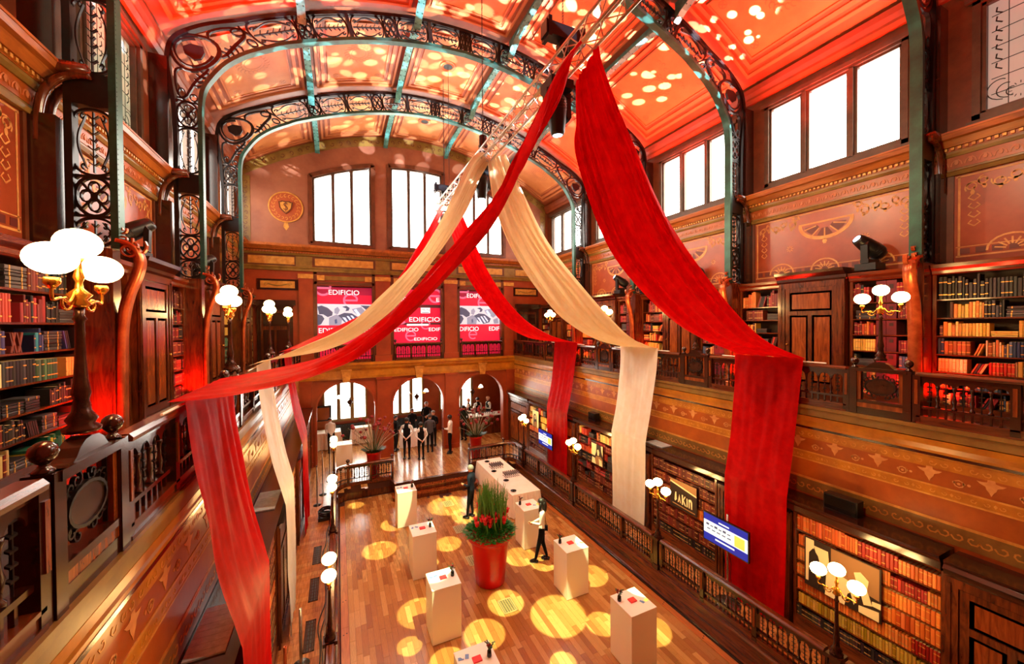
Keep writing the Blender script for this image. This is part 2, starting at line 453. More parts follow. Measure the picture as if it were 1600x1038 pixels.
# ---- raised aisles, fascia, steps and stage
def aisle(sg, nm):
    mb = MB(); sbox(mb, sg, 3.5, 4.95, Y0, 15.6, .3, .488); a = struct(mb, nm, 'gap')
    xa, xb = sorted((SX(sg, 3.7), SX(sg, 4.5)))
    mb = MB(); y = Y0; 
    k = 0
    while y < 15.6:
        mb.cur = random.choice([(.50, .17, .05), (.60, .22, .07), (.56, .20, .055), (.64, .26, .08)])
        mb.box(xa, xb, y, min(y+.146, 15.6), .48, .5); y += .15
    o = mb.build('planks', 'plank', a); o['kind'] = 'stuff'
    # panelled fascia and kerb mouldings down to the sunken floor
    mb = MB()
    sprof(mb, sg, [(3.44, -.01), (3.5, -.01), (3.5, .5), (3.47, .5), (3.47, .1), (3.44, .09)], Y0, 14.95, 0)
    sprof(mb, sg, [(3.42, -.01), (3.46, -.01), (3.46, .07), (3.42, .055)], Y0, 14.95, 1)
    sprof(mb, sg, [(3.46, .42), (3.5, .4), (3.72, .46), (3.72, .53), (3.48, .53), (3.46, .5)], Y0, 15.0, 0)
    sprof(mb, sg, [(3.455, .24), (3.475, .24), (3.475, .27), (3.455, .27)], Y0, 14.95, 0)
    mb.build('fascia', ['mahogany_y', 'black_gloss'], a)
    return a
aL = aisle(-1, 'floor_left'); aR = aisle(1, 'floor_right')
for k in range(5):
    y = 5.0+k*1.42
    grate('floor_vent', -.66, -.47, y, y+.85, .5, aL, 'bronze', 'black', 4)
# stage slab with bowed front in plan
def stage_front(x):
    d = abs(x-CX0)
    if d <= 1.55: return 14.85
    if d < 3.1: return 15.35
    return 15.35-.4*max(0, (d-3.1)/.4)**2
plan = [(x, stage_front(x)) for x in [CX0-3.5+7*i/60 for i in range(61)]]+[(9.9, 15.35), (9.9, 22), (-3.2, 22), (-3.2, 15.35)]
mb = MB(); mb.prism(plan, lambda a, b, t: (a, b, t), .25, .488)
stage = struct(mb, 'floor_stage', 'gap')
planks(stage, -3.1, 9.8, 14.85, 21.5, .5, 0, wd=.115, ln=1.1, inside=lambda x, y: y > stage_front(x)+.06)
mb = MB()
outer = [(x, stage_front(x)) for x in [CX0-3.5+7*i/90 for i in range(91)]]
mb.prism(outer+[(x, y+.13) for x, y in outer[::-1]], lambda a, b, t: (a, b, t), .47, .512)
mb.build('nosing', 'mahogany', stage)
mb = MB(); mb.prism([(x, y+.02) for x, y in outer]+[(x, y+.1) for x, y in outer[::-1]], lambda a, b, t: (a, b, t), 0, .47)
mb.build('riser', 'mahogany', stage)
st = thing('steps', 'two polished red-brown wooden steps leading up to the stage floor', 'steps', (3.4, 14.6, 0))
for k in range(2):
    y0 = 14.4+k*.24; h = .17*(k+1); e = .0
    pts = [(1.85-.1*(1-k), 14.9), (1.85-.1*(1-k), y0+.12), (1.95-.1*(1-k), y0)]+[(4.85+.1*(1-k), y0), (4.95+.1*(1-k), y0+.12), (4.95+.1*(1-k), 14.9)]
    mb = MB(); mb.prism(pts, lambda a, b, t: (a, b, t), 0 if k == 0 else .17, h-.03, 0)
    mb.prism([(a+(-.02 if a < 3.4 else .02), b-.02) for a, b in pts], lambda a, b, t: (a, b, t), h-.03, h, 1)
    mb.build('step', ['mahogany', 'panel_wood'], st)

# ---- side walls below the gallery
def scroll(cx, cy, r, a0, turns, n=16, inn=.22, mir=1):
    out = []
    for i in range(n+1):
        t = i/n; a = a0+mir*turns*2*PI*t; rr = r*(1-(1-inn)*t)
        out.append((cx+rr*cos(a), cy+rr*sin(a)))
    return out
def sunburst(mb, fn, cx, cy, r, n=9, mi=0, full=False):
    span = 2*PI if full else PI
    for i in range(n):
        a = -PI+span*(i+.5)/n if not full else 2*PI*i/n
        a0, a1 = a-.32*span/n, a+.32*span/n
        mb.prism([(cx+.42*r*cos(a0), cy+.42*r*sin(a0)), (cx+.95*r*cos(a0), cy+.95*r*sin(a0)), (cx+1.05*r*cos(a), cy+1.05*r*sin(a)), (cx+.95*r*cos(a1), cy+.95*r*sin(a1)), (cx+.42*r*cos(a1), cy+.42*r*sin(a1))], fn, 0, .003, mi)
    arc = [(cx+1.2*r*cos(-PI+span*i/18), cy+1.2*r*sin(-PI+span*i/18)) for i in range(19)]
    mb.ribbon(arc, .1*r, fn, 0, .003, mi)
    arc = [(cx+.3*r*cos(2*PI*i/12), cy+.3*r*sin(2*PI*i/12)) for i in range(13)]
    mb.ribbon(arc, .12*r, fn, 0, .003, mi)
def bird(mb, fn, cx, cy, s, mi=0):
    poly = [(0, -1.25), (.18, -.8), (.42, -.45), (.5, -.1), (.95, .12), (1.25, .42), (.7, .4), (.36, .5), (.3, .85), (-.3, .85), (-.36, .5), (-.7, .4), (-1.25, .42), (-.95, .12), (-.5, -.1), (-.42, -.45), (-.18, -.8)]
    mb.prism([(cx+a*s, cy+b*s) for a, b in poly], fn, 0, .003, mi)
def low_wall(sg, nm):
    mb = MB(); sbox(mb, sg, 4.9, 5.3, Y0, Y1, 0, 4.62)
    wl = struct(mb, nm, 'terra')
    # cyma cornice under the gallery rail, then painted bands
    mb = MB()
    sprof(mb, sg, [(4.9, 4.86), (4.78, 4.86), (4.78, 4.80), (4.82, 4.78), (4.82, 4.66), (4.9, 4.62)], Y0, Y1, 0)
    mb.build('cornice_ledge', 'ochre_grey', wl)
    mb = MB(); sprof(mb, sg, [(4.93, 4.64), (4.83, 4.64), (4.84, 4.55), (4.87, 4.47), (4.87, 4.42), (4.93, 4.42)], Y0, Y1, 0); mb.build('cove_moulding', 'ochre', wl)
    mb = MB(); sprof(mb, sg, [(4.93, 4.43), (4.865, 4.43), (4.865, 4.39), (4.93, 4.39)], Y0, Y1, 0); mb.build('dark_moulding', 'dark_wood', wl)  # thin dark wood strip below the cove
    fn = lambda a, b, t: (SX(sg, 4.898-t), a, b)
    mb = MB()
    for z0, z1, t, mi in ((4.2, 4.36, .004, 0), (4.36, 4.385, .008, 1), (3.92, 3.945, .008, 1), (3.79, 3.92, .004, 0), (3.765, 3.79, .008, 1), (3.42, 3.44, .008, 1), (3.12, 3.40, .006, 2), (3.40, 3.42, .01, 1)):
        sbox(mb, sg, 4.9-t, 4.91, Y0, Y1, z0, z1, mi)
    mb.build('painted_band', ['ochre', 'gilt', 'ochre_grey'], wl)
    o = MB(); y = Y0+.3; k = 0
    while y < Y1-.2:
        if k % 1 == 0:
            bird(o, fn, y, 4.12, .11)
            for q in (.21, .26, .36): o.prism([(y+q+.02*cos(a*PI/3), 4.06+.02*sin(a*PI/3)) for a in range(6)], fn, 0, .003)
            o.ribbon([(y+.31+.05*cos(a*PI/4), 4.05+.05*sin(a*PI/4)) for a in range(9)], .016, fn, 0, .003)
            o.prism([(y+.31+.02*cos(a*PI/3), 4.05+.02*sin(a*PI/3)) for a in range(6)], fn, 0, .003)
        y += .62; k += 1
    oo = o.build('stencil_ornament', 'stencil', wl)
    o = MB(); y = Y0
    while y < Y1:
        g_ = lambda dd: (lambda a, b, t: (SX(sg, dd-t), a, b))
        for q in range(3):
            for zz, rr, dd in ((3.855, .036, 4.895), (4.28, .05, 4.895), (3.27, .075, 4.893)):
                o.ribbon(scroll(y+.07+q*.14, zz, rr, q*PI, .85, 6, .25, 1 if q % 2 else -1), rr*.28, g_(dd), 0, .003)
        o.prism([(y+.02*cos(a*PI/2), 3.855+.03*sin(a*PI/2)) for a in range(4)], g_(4.895), 0, .003)
        y += .42
    oo = o.build('stencil_scroll', 'gilt', wl); oo['kind'] = 'stuff'
    return wl
wlL = low_wall(-1, 'wall_lower_left'); wlR = low_wall(1, 'wall_lower_right')

# ---- gallery floors and upper side walls
def up_wall(sg, nm):
    mb = MB(); sbox(mb, sg, 4.905, 7.3, Y0, Y1, 4.65, 4.855); g = struct(mb, 'floor_gallery_'+nm, 'dark_wood')
    mb = MB(); sbox(mb, sg, 6.9, 7.25, Y0, Y1, 4.85, 9.2); wl = struct(mb, 'wall_'+nm, 'salmon')
    # entablature
    mb = MB()
    for prof, mi in (([(6.95, 9.10), (6.84, 9.10), (6.82, 9.16), (6.86, 9.19), (6.86, 9.22), (6.95, 9.22)], 0),
                     ([(6.95, 9.22), (6.85, 9.22), (6.85, 9.44), (6.95, 9.44)], 1),
                     ([(6.95, 9.44), (6.83, 9.44), (6.80, 9.49), (6.80, 9.53), (6.95, 9.53)], 0),
                     ([(6.95, 9.60), (6.74, 9.60), (6.66, 9.70), (6.60, 9.72), (6.58, 9.80), (6.95, 9.84)], 2),
                     ([(6.95, 9.53), (6.79, 9.53), (6.79, 9.60), (6.95, 9.60)], 1),
                     ([(6.60, 9.795), (6.57, 9.80), (6.57, 9.835), (6.95, 9.86), (6.95, 9.83)], 2)):
        sprof(mb, sg, prof, Y0, Y1, mi)
    mb.build('entablature', ['ochre_grey', 'terra', 'orange_wood'], wl)
    mb = MB(); y = Y0
    while y < Y1: sbox(mb, sg, 6.755, 6.80, y, y+.045, 9.545, 9.59); y += .085
    o = mb.build('dentils', 'gilt', wl); o['kind'] = 'stuff'
    mb = MB(); y = Y0; fn = lambda a, b, t: (SX(sg, 6.85-t), a, b)
    while y < Y1:
        mb.ribbon([(y+.08+.07*cos(PI*a/5), 9.27+.1*sin(PI*a/5)) for a in range(6)], .018, fn, 0, .008)
        mb.prism([(y+.08+.03*cos(a*PI/3), 9.32+.045*sin(a*PI/3)) for a in range(6)], fn, 0, .012); y += .17
    o = mb.build('leaf_frieze', 'ceil_mould', wl); o['kind'] = 'stuff'
    # clerestory wall with window openings
    zb, zt = 10.0, 12.02
    mb = MB(); sbox(mb, sg, 6.95, 7.3, Y0, Y1, 9.5, zb); sbox(mb, sg, 6.95, 7.3, Y0, Y1, zt+.12, 13.2)
    for i in range(6):
        a = PYS[i]; y0 = (a-.0)-.42; y1 = a+.42
        if i == 5: y1 = Y1
        if i == 0: y0 = Y0
        sbox(mb, sg, 6.95, 7.3, y0, y1, zb, zt+.12)
    mb.build('clerestory', 'brown_mould', wl)
    mb = MB(); sprof(mb, sg, [(6.95, 12.36), (6.86, 12.36), (6.80, 12.44), (6.80, 12.5), (6.76, 12.6), (6.74, 12.72), (6.95, 12.72)], Y0, Y1); mb.build('crown_moulding', 'ceil_frame', wl)
    # painted panels: one mesh per bay, shared
    def panel_orn():
        y0, y1 = -1.6, 1.6
        o = MB(); f = lambda a, b, t: (SX(sg, 6.898-t)-CX0, a, b)
        # bottom border of dark squares and fans
        for k in range(17):
            ya = y0+.02+k*.188; o.prism([(ya, 7.66), (ya+.12, 7.66), (ya+.12, 7.76), (ya, 7.76)], f, 0, .003, 1)
        o.ribbon([(y0, 7.62), (y1, 7.62)], .03, f, 0, .003); o.ribbon([(y0, 7.79), (y1, 7.79)], .015, f, 0, .003)
        for c in (-.95, 0, .95):
            o.ribbon([(c+.28*cos(PI*i/10), 7.68+.25*sin(PI*i/10)) for i in range(11)], .03, f, 0, .004)
            for i in range(7):
                a = PI*(i+.5)/7; o.ribbon([(c+.07*cos(a), 7.68+.07*sin(a)), (c+.2*cos(a), 7.68+.19*sin(a))], .022, f, 0, .004)
        # lunette
        c = 0
        arc = [(c+.52*cos(-PI*i/16), 8.78-.0+.36*sin(-PI*i/16)) for i in range(17)]
        o.ribbon(arc, .075, f, 0, .003)
        for i in range(3):
            a = -PI*(i+.5)/3; a0, a1 = a-.38, a+.38
            o.prism([(c+.16*cos(a0), 8.76+.12*sin(a0)), (c+.42*cos(a0), 8.76+.29*sin(a0)), (c+.42*cos(a), 8.76+.3*sin(a)), (c+.42*cos(a1), 8.76+.29*sin(a1)), (c+.16*cos(a1), 8.76+.12*sin(a1))], f, 0, .003, 1)
        for i in range(5):
            a = -PI*(i+.5)/5; o.ribbon([(c+.18*cos(a), 8.76+.12*sin(a)), (c+.45*cos(a), 8.76+.32*sin(a))], .028, f, 0, .005)
        o.ribbon([(c-.55, 8.8), (c+.55, 8.8)], .04, f, 0, .003)
        o.prism([(c+.05*cos(a*PI/3), 8.34+.07*sin(a*PI/3)) for a in range(6)], f, 0, .003)
        # garlands
        for s in (-1, 1):
            for j, (cx, cy, r) in enumerate(((.72, 8.86, .12), (.92, 8.92, .10), (1.08, 8.86, .11), (1.26, 8.92, .09), (1.4, 8.84, .1), (.62, 8.98, .09))):
                for mir in (1, -1):
                    o.ribbon(scroll(s*cx, cy, r, PI*.5*mir+j, .95, 12, .15, mir), .022, f, 0, .003)
                o.prism([(s*cx+.03*cos(a*PI/3), cy-.1+.05*sin(a*PI/3)) for a in range(6)], f, 0, .003)
            for cy in (8.35, 8.2, 8.5, 8.65):
                for q in (-1, 1): o.ribbon([(s*1.38, cy-.06), (s*1.38+q*.07, cy), (s*1.38+q*.03, cy+.05)], .02, f, 0, .003)
            for q in range(8):
                a = q*PI/4; o.ribbon([(s*.75+.03*cos(a), 8.28+.03*sin(a)), (s*.75+.08*cos(a), 8.28+.08*sin(a))], .018, f, 0, .003)
            o.ribbon([(s*1.56, 7.62), (s*1.56, 9.06)], .03, f, 0, .003)
        o.ribbon([(y0, 9.06), (y1, 9.06)], .03, f, 0, .003)
        return o.mesh('painted_ornament', ['stencil', 'stencil_dark'])
    po = panel_orn()
    for i in range(5):
        yc = (PYS[i]+PYS[i+1])/2
        inst('painted_ornament', po, wl, (CX0, yc, 0))
        mb = MB()
        for s in (-1, 1): sbox(mb, sg, 6.87, 6.91, yc+s*1.72-.1, yc+s*1.72+.1, 7.5, 9.1)
        mb.build('pilaster_strip', 'brown_mould', wl)
    # windows
    for i in range(5):
        a, b = PYS[i]+.42, PYS[i+1]-.42
        near = (sg < 0 and i <= 2) or (sg > 0 and i == 0)
        pm = ('pane_dim' if sg < 0 else 'pane_pink') if near else 'pane_bright'
        mb = MB()
        for q, (dd, w_) in enumerate(((6.93, .1), (6.99, .15))):
            sbox(mb, sg, dd, 7.1, a, b, zb, zb+w_); sbox(mb, sg, dd, 7.1, a, b, zt+.12-w_, zt+.12)
            sbox(mb, sg, dd, 7.1, a, a+w_, zb, zt+.12); sbox(mb, sg, dd, 7.1, b-w_, b, zb, zt+.12)
        sbox(mb, sg, 6.88, 7.0, a-.08, b+.08, zt+.08, zt+.17); sbox(mb, sg, 6.90, 7.0, a-.06, b+.06, zb-.08, zb)
        wn = struct(mb, 'window_%s_%d' % (nm, i+1), 'window_frame')
        cc = (a+b)/2
        for k in range(3):
            ya, yb = cc+(-1.27, -.37, .57)[k], cc+(-.57, .37, 1.27)[k]
            if k:
                m2 = MB(); sbox(m2, sg, 6.93, 7.1, ya-.14, ya-.06, zb+.08, zt+.04); sbox(m2, sg, 6.98, 7.1, ya-.2, ya, zb+.08, zt+.04); m2.build('mullion', 'window_frame', wn)
            m2 = MB(); sbox(m2, sg, 7.08, 7.09, ya-.01, yb+.01, zb+.14, zt)
            m2.build('pane', pm, wn)
            m2 = MB(); f2 = lambda p, q, t: (SX(sg, 7.078-t), p, q)
            yc = (ya+yb)/2; nn = 12
            for j in range(nn):
                an = 2*PI*j/nn; m2.ribbon([(yc+.09*cos(an), zb+.36+.09*sin(an)), (yc+.13*cos(an), zb+.36+.13*sin(an))], .01, f2, 0, .002)
            if near:
                for j in range(1, 7): m2.ribbon([(ya+.03, zb+.14+j*.27), (yb-.03, zb+.14+j*.27)], .012, f2, 0, .004)
                for j in (-1, 1): m2.ribbon([(yc+j*.13, zb+.14), (yc+j*.13, zt)], .01, f2, 0, .004)
                for s in (-1, 1):
                    for r_ in (.1, .17, .24): m2.ribbon(scroll(yc+s*r_*.8, zb+.3+r_*.9, r_, -PI/2, .55, 12, .4, s), .014, f2, 0, .004)
                    for j in range(7): m2.ribbon([(yc+s*.2, zb+.8+j*.16), (yc+s*.27, zb+.86+j*.16), (yc+s*.26, zb+.93+j*.16)], .02, f2, 0, .004)
            m2.build('leading', 'lead', wn)
    return g, wl
gL, wL = up_wall(-1, 'left'); gR, wR = up_wall(1, 'right')

# ---- vault: coffered ceiling following the ribs
def zc(d): return 14.98-.0475*d*d
mb = MB(); N = 40
prof = [(-6.98+13.96*i/N) for i in range(N+1)]
poly = [(d, zc(d)) for d in prof]+[(d, zc(d)+.2) for d in prof[::-1]]
mb.prism(poly, lambda a, b, t: (CX0+a, t, b), Y0, Y1+.1)
ceil = struct(mb, 'ceiling', 'ceil_frame')
bx = [-6.72, -4.1, -1.37, 1.37, 4.1, 6.72]
def cpatch(mb, d0, d1, y0, y1, off, th, mi, nseg=8):
    ds = [d0+(d1-d0)*i/nseg for i in range(nseg+1)]
    mb.prism([(d, zc(d)-off) for d in ds]+[(d, zc(d)-off+th) for d in ds[::-1]], lambda a, b, t: (CX0+a, t, b), y0, y1, mi)
for i in range(5):
    ya, yb = (PYS[i]+.16, PYS[i+1]-.16) if i < 4 else (PYS[i]+.16, Y1-.2)
    for j in range(5):
        d0, d1 = bx[j]+.12, bx[j+1]-.12
        mb = MB()
        for q, (ins, wd, off) in enumerate(((.05, .07, .05), (.2, .09, .03), (.38, .04, .035))):
            cpatch(mb, d0+ins, d1-ins, ya+ins, ya+ins+wd, off, .03+off, 1); cpatch(mb, d0+ins, d1-ins, yb-ins-wd, yb-ins, off, .03+off, 1)
            cpatch(mb, d0+ins, d0+ins+wd, ya+ins+wd, yb-ins-wd, off, .03+off, 1, 2); cpatch(mb, d1-ins-wd, d1-ins, ya+ins+wd, yb-ins-wd, off, .03+off, 1, 2)
        cpatch(mb, d0+.42, d1-.42, ya+.42, yb-.42, .012, .03, 0)
        cd, cy = (d0+d1)/2, (ya+yb)/2
        f = lambda a, b, t: (CX0+a, b, zc(a)-.013-t)
        # stencilled wreath and corner flowers
        if j != 2:
            for q in range(20):
                an = 2*PI*q/20; r0 = .30
                mb.ribbon(scroll(cd+r0*cos(an), cy+r0*sin(an)*1.1, .09, an, .7, 6, .2), .02, f, 0, .004, 2)
            mb.ribbon([(cd+.2*cos(2*PI*q/20), cy+.22*sin(2*PI*q/20)) for q in range(21)], .02, f, 0, .004, 2)
            for s in (-1, 1):
                for q in range(4): mb.ribbon(scroll(cd+s*(.1+q*.12), cy-.62+.05*(q % 2), .07, q, .7, 6, .2), .016, f, 0, .004, 2)
        for s in (-1, 1):
            for t_ in (-1, 1):
                cx_, cy_ = cd+s*((d1-d0)/2-.62), cy+t_*((yb-ya)/2-.62)
                for q in range(4): 
                    an = q*PI/2+.78; mb.ribbon([(cx_, cy_), (cx_+.08*cos(an), cy_+.08*sin(an))], .03, f, 0, .004, 2)
                mb.ribbon([(cx_+.09*cos(2*PI*q/8), cy_+.09*sin(2*PI*q/8)) for q in range(9)], .012, f, 0, .004, 2)
        mb.build('ceiling_panel', ['ceil_panel', 'ceil_mould', 'ceil_orn'], ceil)
        if j == 2 and i >= 1:
            mb = MB(); zz = zc(0)
            mb.lathe([(.26, zz-.012), (.27, zz-.03), (.25, zz-.045), (.2, zz-.03), (.17, zz-.05), (.15, zz-.04), (.15, zz-.01)], (CX0, cy, 0), 20, 0)
            mb.lathe([(.145, zz-.03), (.145, zz-.035)], (CX0, cy, 0), 16, 1)
            mb.build('vent_rosette', ['ceil_mould', 'black'], ceil)
# longitudinal riveted straps
for j, d in enumerate((-4.1, -1.37, 1.37, 4.1)):
    for i in range(5):
        ya, yb = PYS[i]+.1, PYS[i+1]-(.1 if i < 4 else .05)
        mb = MB(); n = 14; z1 = zc(d)-.03
        pts = []
        for k in range(n+1):
            t = k/n; h = .16+.30*(2*t-1)**4
            pts.append((ya+(yb-ya)*t, z1-h))
        mb.prism(pts+[(ya+(yb-ya)*(1-k/n), z1) for k in range(n+1)], lambda a, b, t: (CX0+t, a, b), d-.03, d+.03, 0)
        for k in range(n):
            (a0, b0), (a1, b1) = pts[k], pts[k+1]
            mb.prism([(a0, b0), (a1, b1), (a1, b1-.02), (a0, b0-.02)], lambda a, b, t: (CX0+t, a, b), d-.09, d+.09, 0)
            for q in (-.06, .06): mb.lathe([(.018, 0), (.01, -.02)], (CX0+d+q, (a0+a1)/2, (b0+b1)/2-.02), 5, 1)
        mb.build('strap', ['verdigris', 'iron_green'], ceil)

# ---- iron arch ribs with scrollwork
inn = [(6.1, 7.5), (6.1, 8.3), (6.1, 9.1), (6.1, 9.85), (6.1, 10.6), (6.1, 11.2), (6.05, 11.65), (5.88, 12.0), (5.62, 12.36), (5.25, 12.68), (4.8, 12.95), (4.4, 13.16), (3.25, 13.6), (2.2, 13.9), (1.1, 14.1), (0, 14.18)]
out = [(6.54, 7.5), (6.54, 8.3), (6.54, 9.1), (6.54, 9.85), (6.54, 10.6), (6.56, 11.2), (6.62, 11.75), (6.66, 12.25), (6.52, 12.70), (6.0, 13.1), (5.3, 13.42), (4.7, 13.72), (3.45, 14.2), (2.35, 14.52), (1.15, 14.74), (0, 14.8)]
def dense(pl, n=6):
    o = []
    for i in range(len(pl)-1):
        p0, p1, p2, p3 = pl[max(i-1, 0)], pl[i], pl[i+1], pl[min(i+2, len(pl)-1)]
        for k in range(n):
            t = k/n
            o.append(tuple(.5*((2*p1[c])+(-p0[c]+p2[c])*t+(2*p0[c]-5*p1[c]+4*p2[c]-p3[c])*t*t+(-p0[c]+3*p1[c]-3*p2[c]+p3[c])*t**3) for c in (0, 1)))
    o.append(pl[-1]); return o
IN = dense(inn); OUT = dense(out)
SL = [0]
for i in range(1, len(IN)): SL.append(SL[-1]+math.dist(IN[i], IN[i-1]))
LT = SL[-1]
def at(L, s):
    s = max(0, min(LT-1e-6, s))
    import bisect
    i = min(max(bisect.bisect_right(SL, s)-1, 0), len(L)-2); t = (s-SL[i])/(SL[i+1]-SL[i])
    return (L[i][0]+(L[i+1][0]-L[i][0])*t, L[i][1]+(L[i+1][1]-L[i][1])*t)
def sz(z): return z-7.5
def mapper(sg, yc):
    def fn(s, v, t):
        a, b = at(IN, s), at(OUT, s); return (SX(sg, a[0]+(b[0]-a[0])*v), yc+t, a[1]+(b[1]-a[1])*v)
    return fn
WD = .6
def unit_scroll(mb, fn0, s0, s1):
    """oval panel in metres: stem with chevrons between two pairs of S scrolls"""
    T0, T1 = -.02, .02; L = s1-s0; fn = lambda a, b, t: fn0(a, b/WD, t)
    mb.ribbon([(s0+.05, .3), (s1-.05, .3)], .02, fn, T0, T1)
    n = max(3, int(L/.11))
    for k in range(1, n):
        c = s0+.04+(L-.08)*k/n; h = .075 if k % 2 else .045
        mb.ribbon([(c+.05, .3-h), (c, .3), (c+.05, .3+h)], .014, fn, T0, T1)
    e = min(.17, L*.3)
    for q in (0, 1):
        vv = (lambda v: v) if q == 0 else (lambda v: .6-v)
        # end arches of the panel
        for p, dr in ((s0, 1), (s1, -1)):
            arc = [(p+dr*(.015+.13*(1-sin(a))), vv(.3-.25*cos(a))) for a in [PI/2*i/8 for i in range(9)]]
            mb.ribbon(arc, .032, fn, T0, T1)
            sc = [(p+dr*(.13+.075*cos(a)*(1-a/9)), vv(.17+.065*sin(a)*(1-a/9))) for a in [PI*1.0+i*.42 for i in range(13)]]
            mb.ribbon(sc, .02, fn, T0, T1)
        # S scroll along the side
        side = [(s0+e*.6, vv(.2))]+[(s0+e+(L-2*e)*t, vv(.19-.1*sin(PI*t)**.7)) for t in [i/12 for i in range(1, 12)]]+[(s1-e*.6, vv(.2))]
        mb.ribbon(dense(side, 2), .026, fn, T0, T1, 0, True)
        mb.ribbon([(s0, vv(.03)), (s1, vv(.03))], .022, fn, T0, T1)
def unit_ring(mb, fn0, s0, s1):
    T0, T1 = -.025, .025; c = (s0+s1)/2; rs = (s1-s0)/2-.005; fn = lambda a, b, t: fn0(a, b/WD, t)
    mb.ribbon([(c+rs*cos(2*PI*i/24), .3+.255*sin(2*PI*i/24)) for i in range(25)], .045, fn, T0, T1)
    for k in range(4):
        a = k*PI/2; cc = (c+.46*rs*cos(a), .3+.11*sin(a))
        mb.ribbon([(cc[0]+.3*rs*cos(2*PI*i/10), cc[1]+.075*sin(2*PI*i/10)) for i in range(11)], .024, fn, T0, T1)
        a += PI/4; mb.ribbon([(c+.25*rs*cos(a), .3+.07*sin(a)), (c+.9*rs*cos(a), .3+.23*sin(a))], .03, fn, T0, T1)
    mb.prism([(c+.16*rs*cos(i*PI/4), .3+.045*sin(i*PI/4)) for i in range(8)], fn, T0, T1)
    for s in (-1, 1):
        for q in (-1, 1):
            mb.prism([(c+s*rs, .3+q*.28), (c+s*rs, .3+q*.17), (c+s*rs*.72, .3+q*.28)], fn, T0, T1)
        mb.ribbon([(c+s*rs, .02), (c+s*rs, .58)], .03, fn, T0, T1)
def unit_corner(mb, fn0, s0, s1):
    T0, T1 = -.03, .03; fn = lambda a, b, t: fn0(a, b/WD, t); c = (s0+s1)/2; r = (s1-s0)/2
    circ = lambda cx, cy, ra, rb, n=22: [(cx+ra*cos(2*PI*i/n), cy+rb*sin(2*PI*i/n)) for i in range(n+1)]
    mb.ribbon(circ(c, .36, .42, .25), .05, fn, T0, T1)
    mb.ribbon([(c+.33*cos(a), .36+.2*sin(a)) for a in [.6+i*.32 for i in range(15)]], .03, fn, T0, T1)
    mb.prism([(c-.16, .3), (c-.12, .42), (c, .48), (c+.13, .44), (c+.2, .33), (c+.1, .26), (c-.06, .24)], fn, T0, T1)
    for s in (-1, 1):
        e = c+s*r
        mb.ribbon(dense([(c+s*.2, .1), (c+s*.42, .12), (e-s*.12, .3), (e-s*.04, .52)], 4), .05, fn, T0, T1, 0, True)
        mb.ribbon(dense([(c+s*.42, .4), (c+s*.56, .5), (e-s*.1, .48), (e, .3)], 4), .04, fn, T0, T1, 0, True)
        mb.ribbon(circ(e-s*.14, .4, .09, .07, 10), .026, fn, T0, T1)
        mb.ribbon(circ(e-s*.1, .16, .07, .08, 10), .026, fn, T0, T1)
        for k in range(4):
            x = c+s*(.3+k*.11); mb.ribbon([(x, .06), (x+s*.05, .13), (x+s*.02, .2)], .028, fn, T0, T1)
units = []   # (kind, z/s0, s1)
def fill(s0, s1, kinds):
    tot = sum(l for _, l in kinds); s = s0; o = []
    for k, l in kinds:
        e = s+(s1-s0)*l/tot; o.append((k, s, e)); s = e
    return o
sA = fill(.03, sz(9.15), [('r', .5), ('s', 1.1)])
sA = [('s', .02, .42), ('r', .42, .95), ('s', .95, 1.85), ('m', 1.86, 2.28)]
sB = [('s', 2.3, 3.3), ('r', 3.3, sz(11.35))]
i0 = sz(11.35); ic = next(SL[i] for i, p in enumerate(IN) if p[1] > 12.9)
sC = [('c', i0, ic)]
sD = fill(ic, LT, [('s', 1.1), ('r', .45), ('s', 1.0), ('m', .1), ('s', 1.0), ('r', .42), ('s', 1.0), ('m', .1), ('s', 1.0), ('r', .2)])
rib_mesh = None
protos = {}
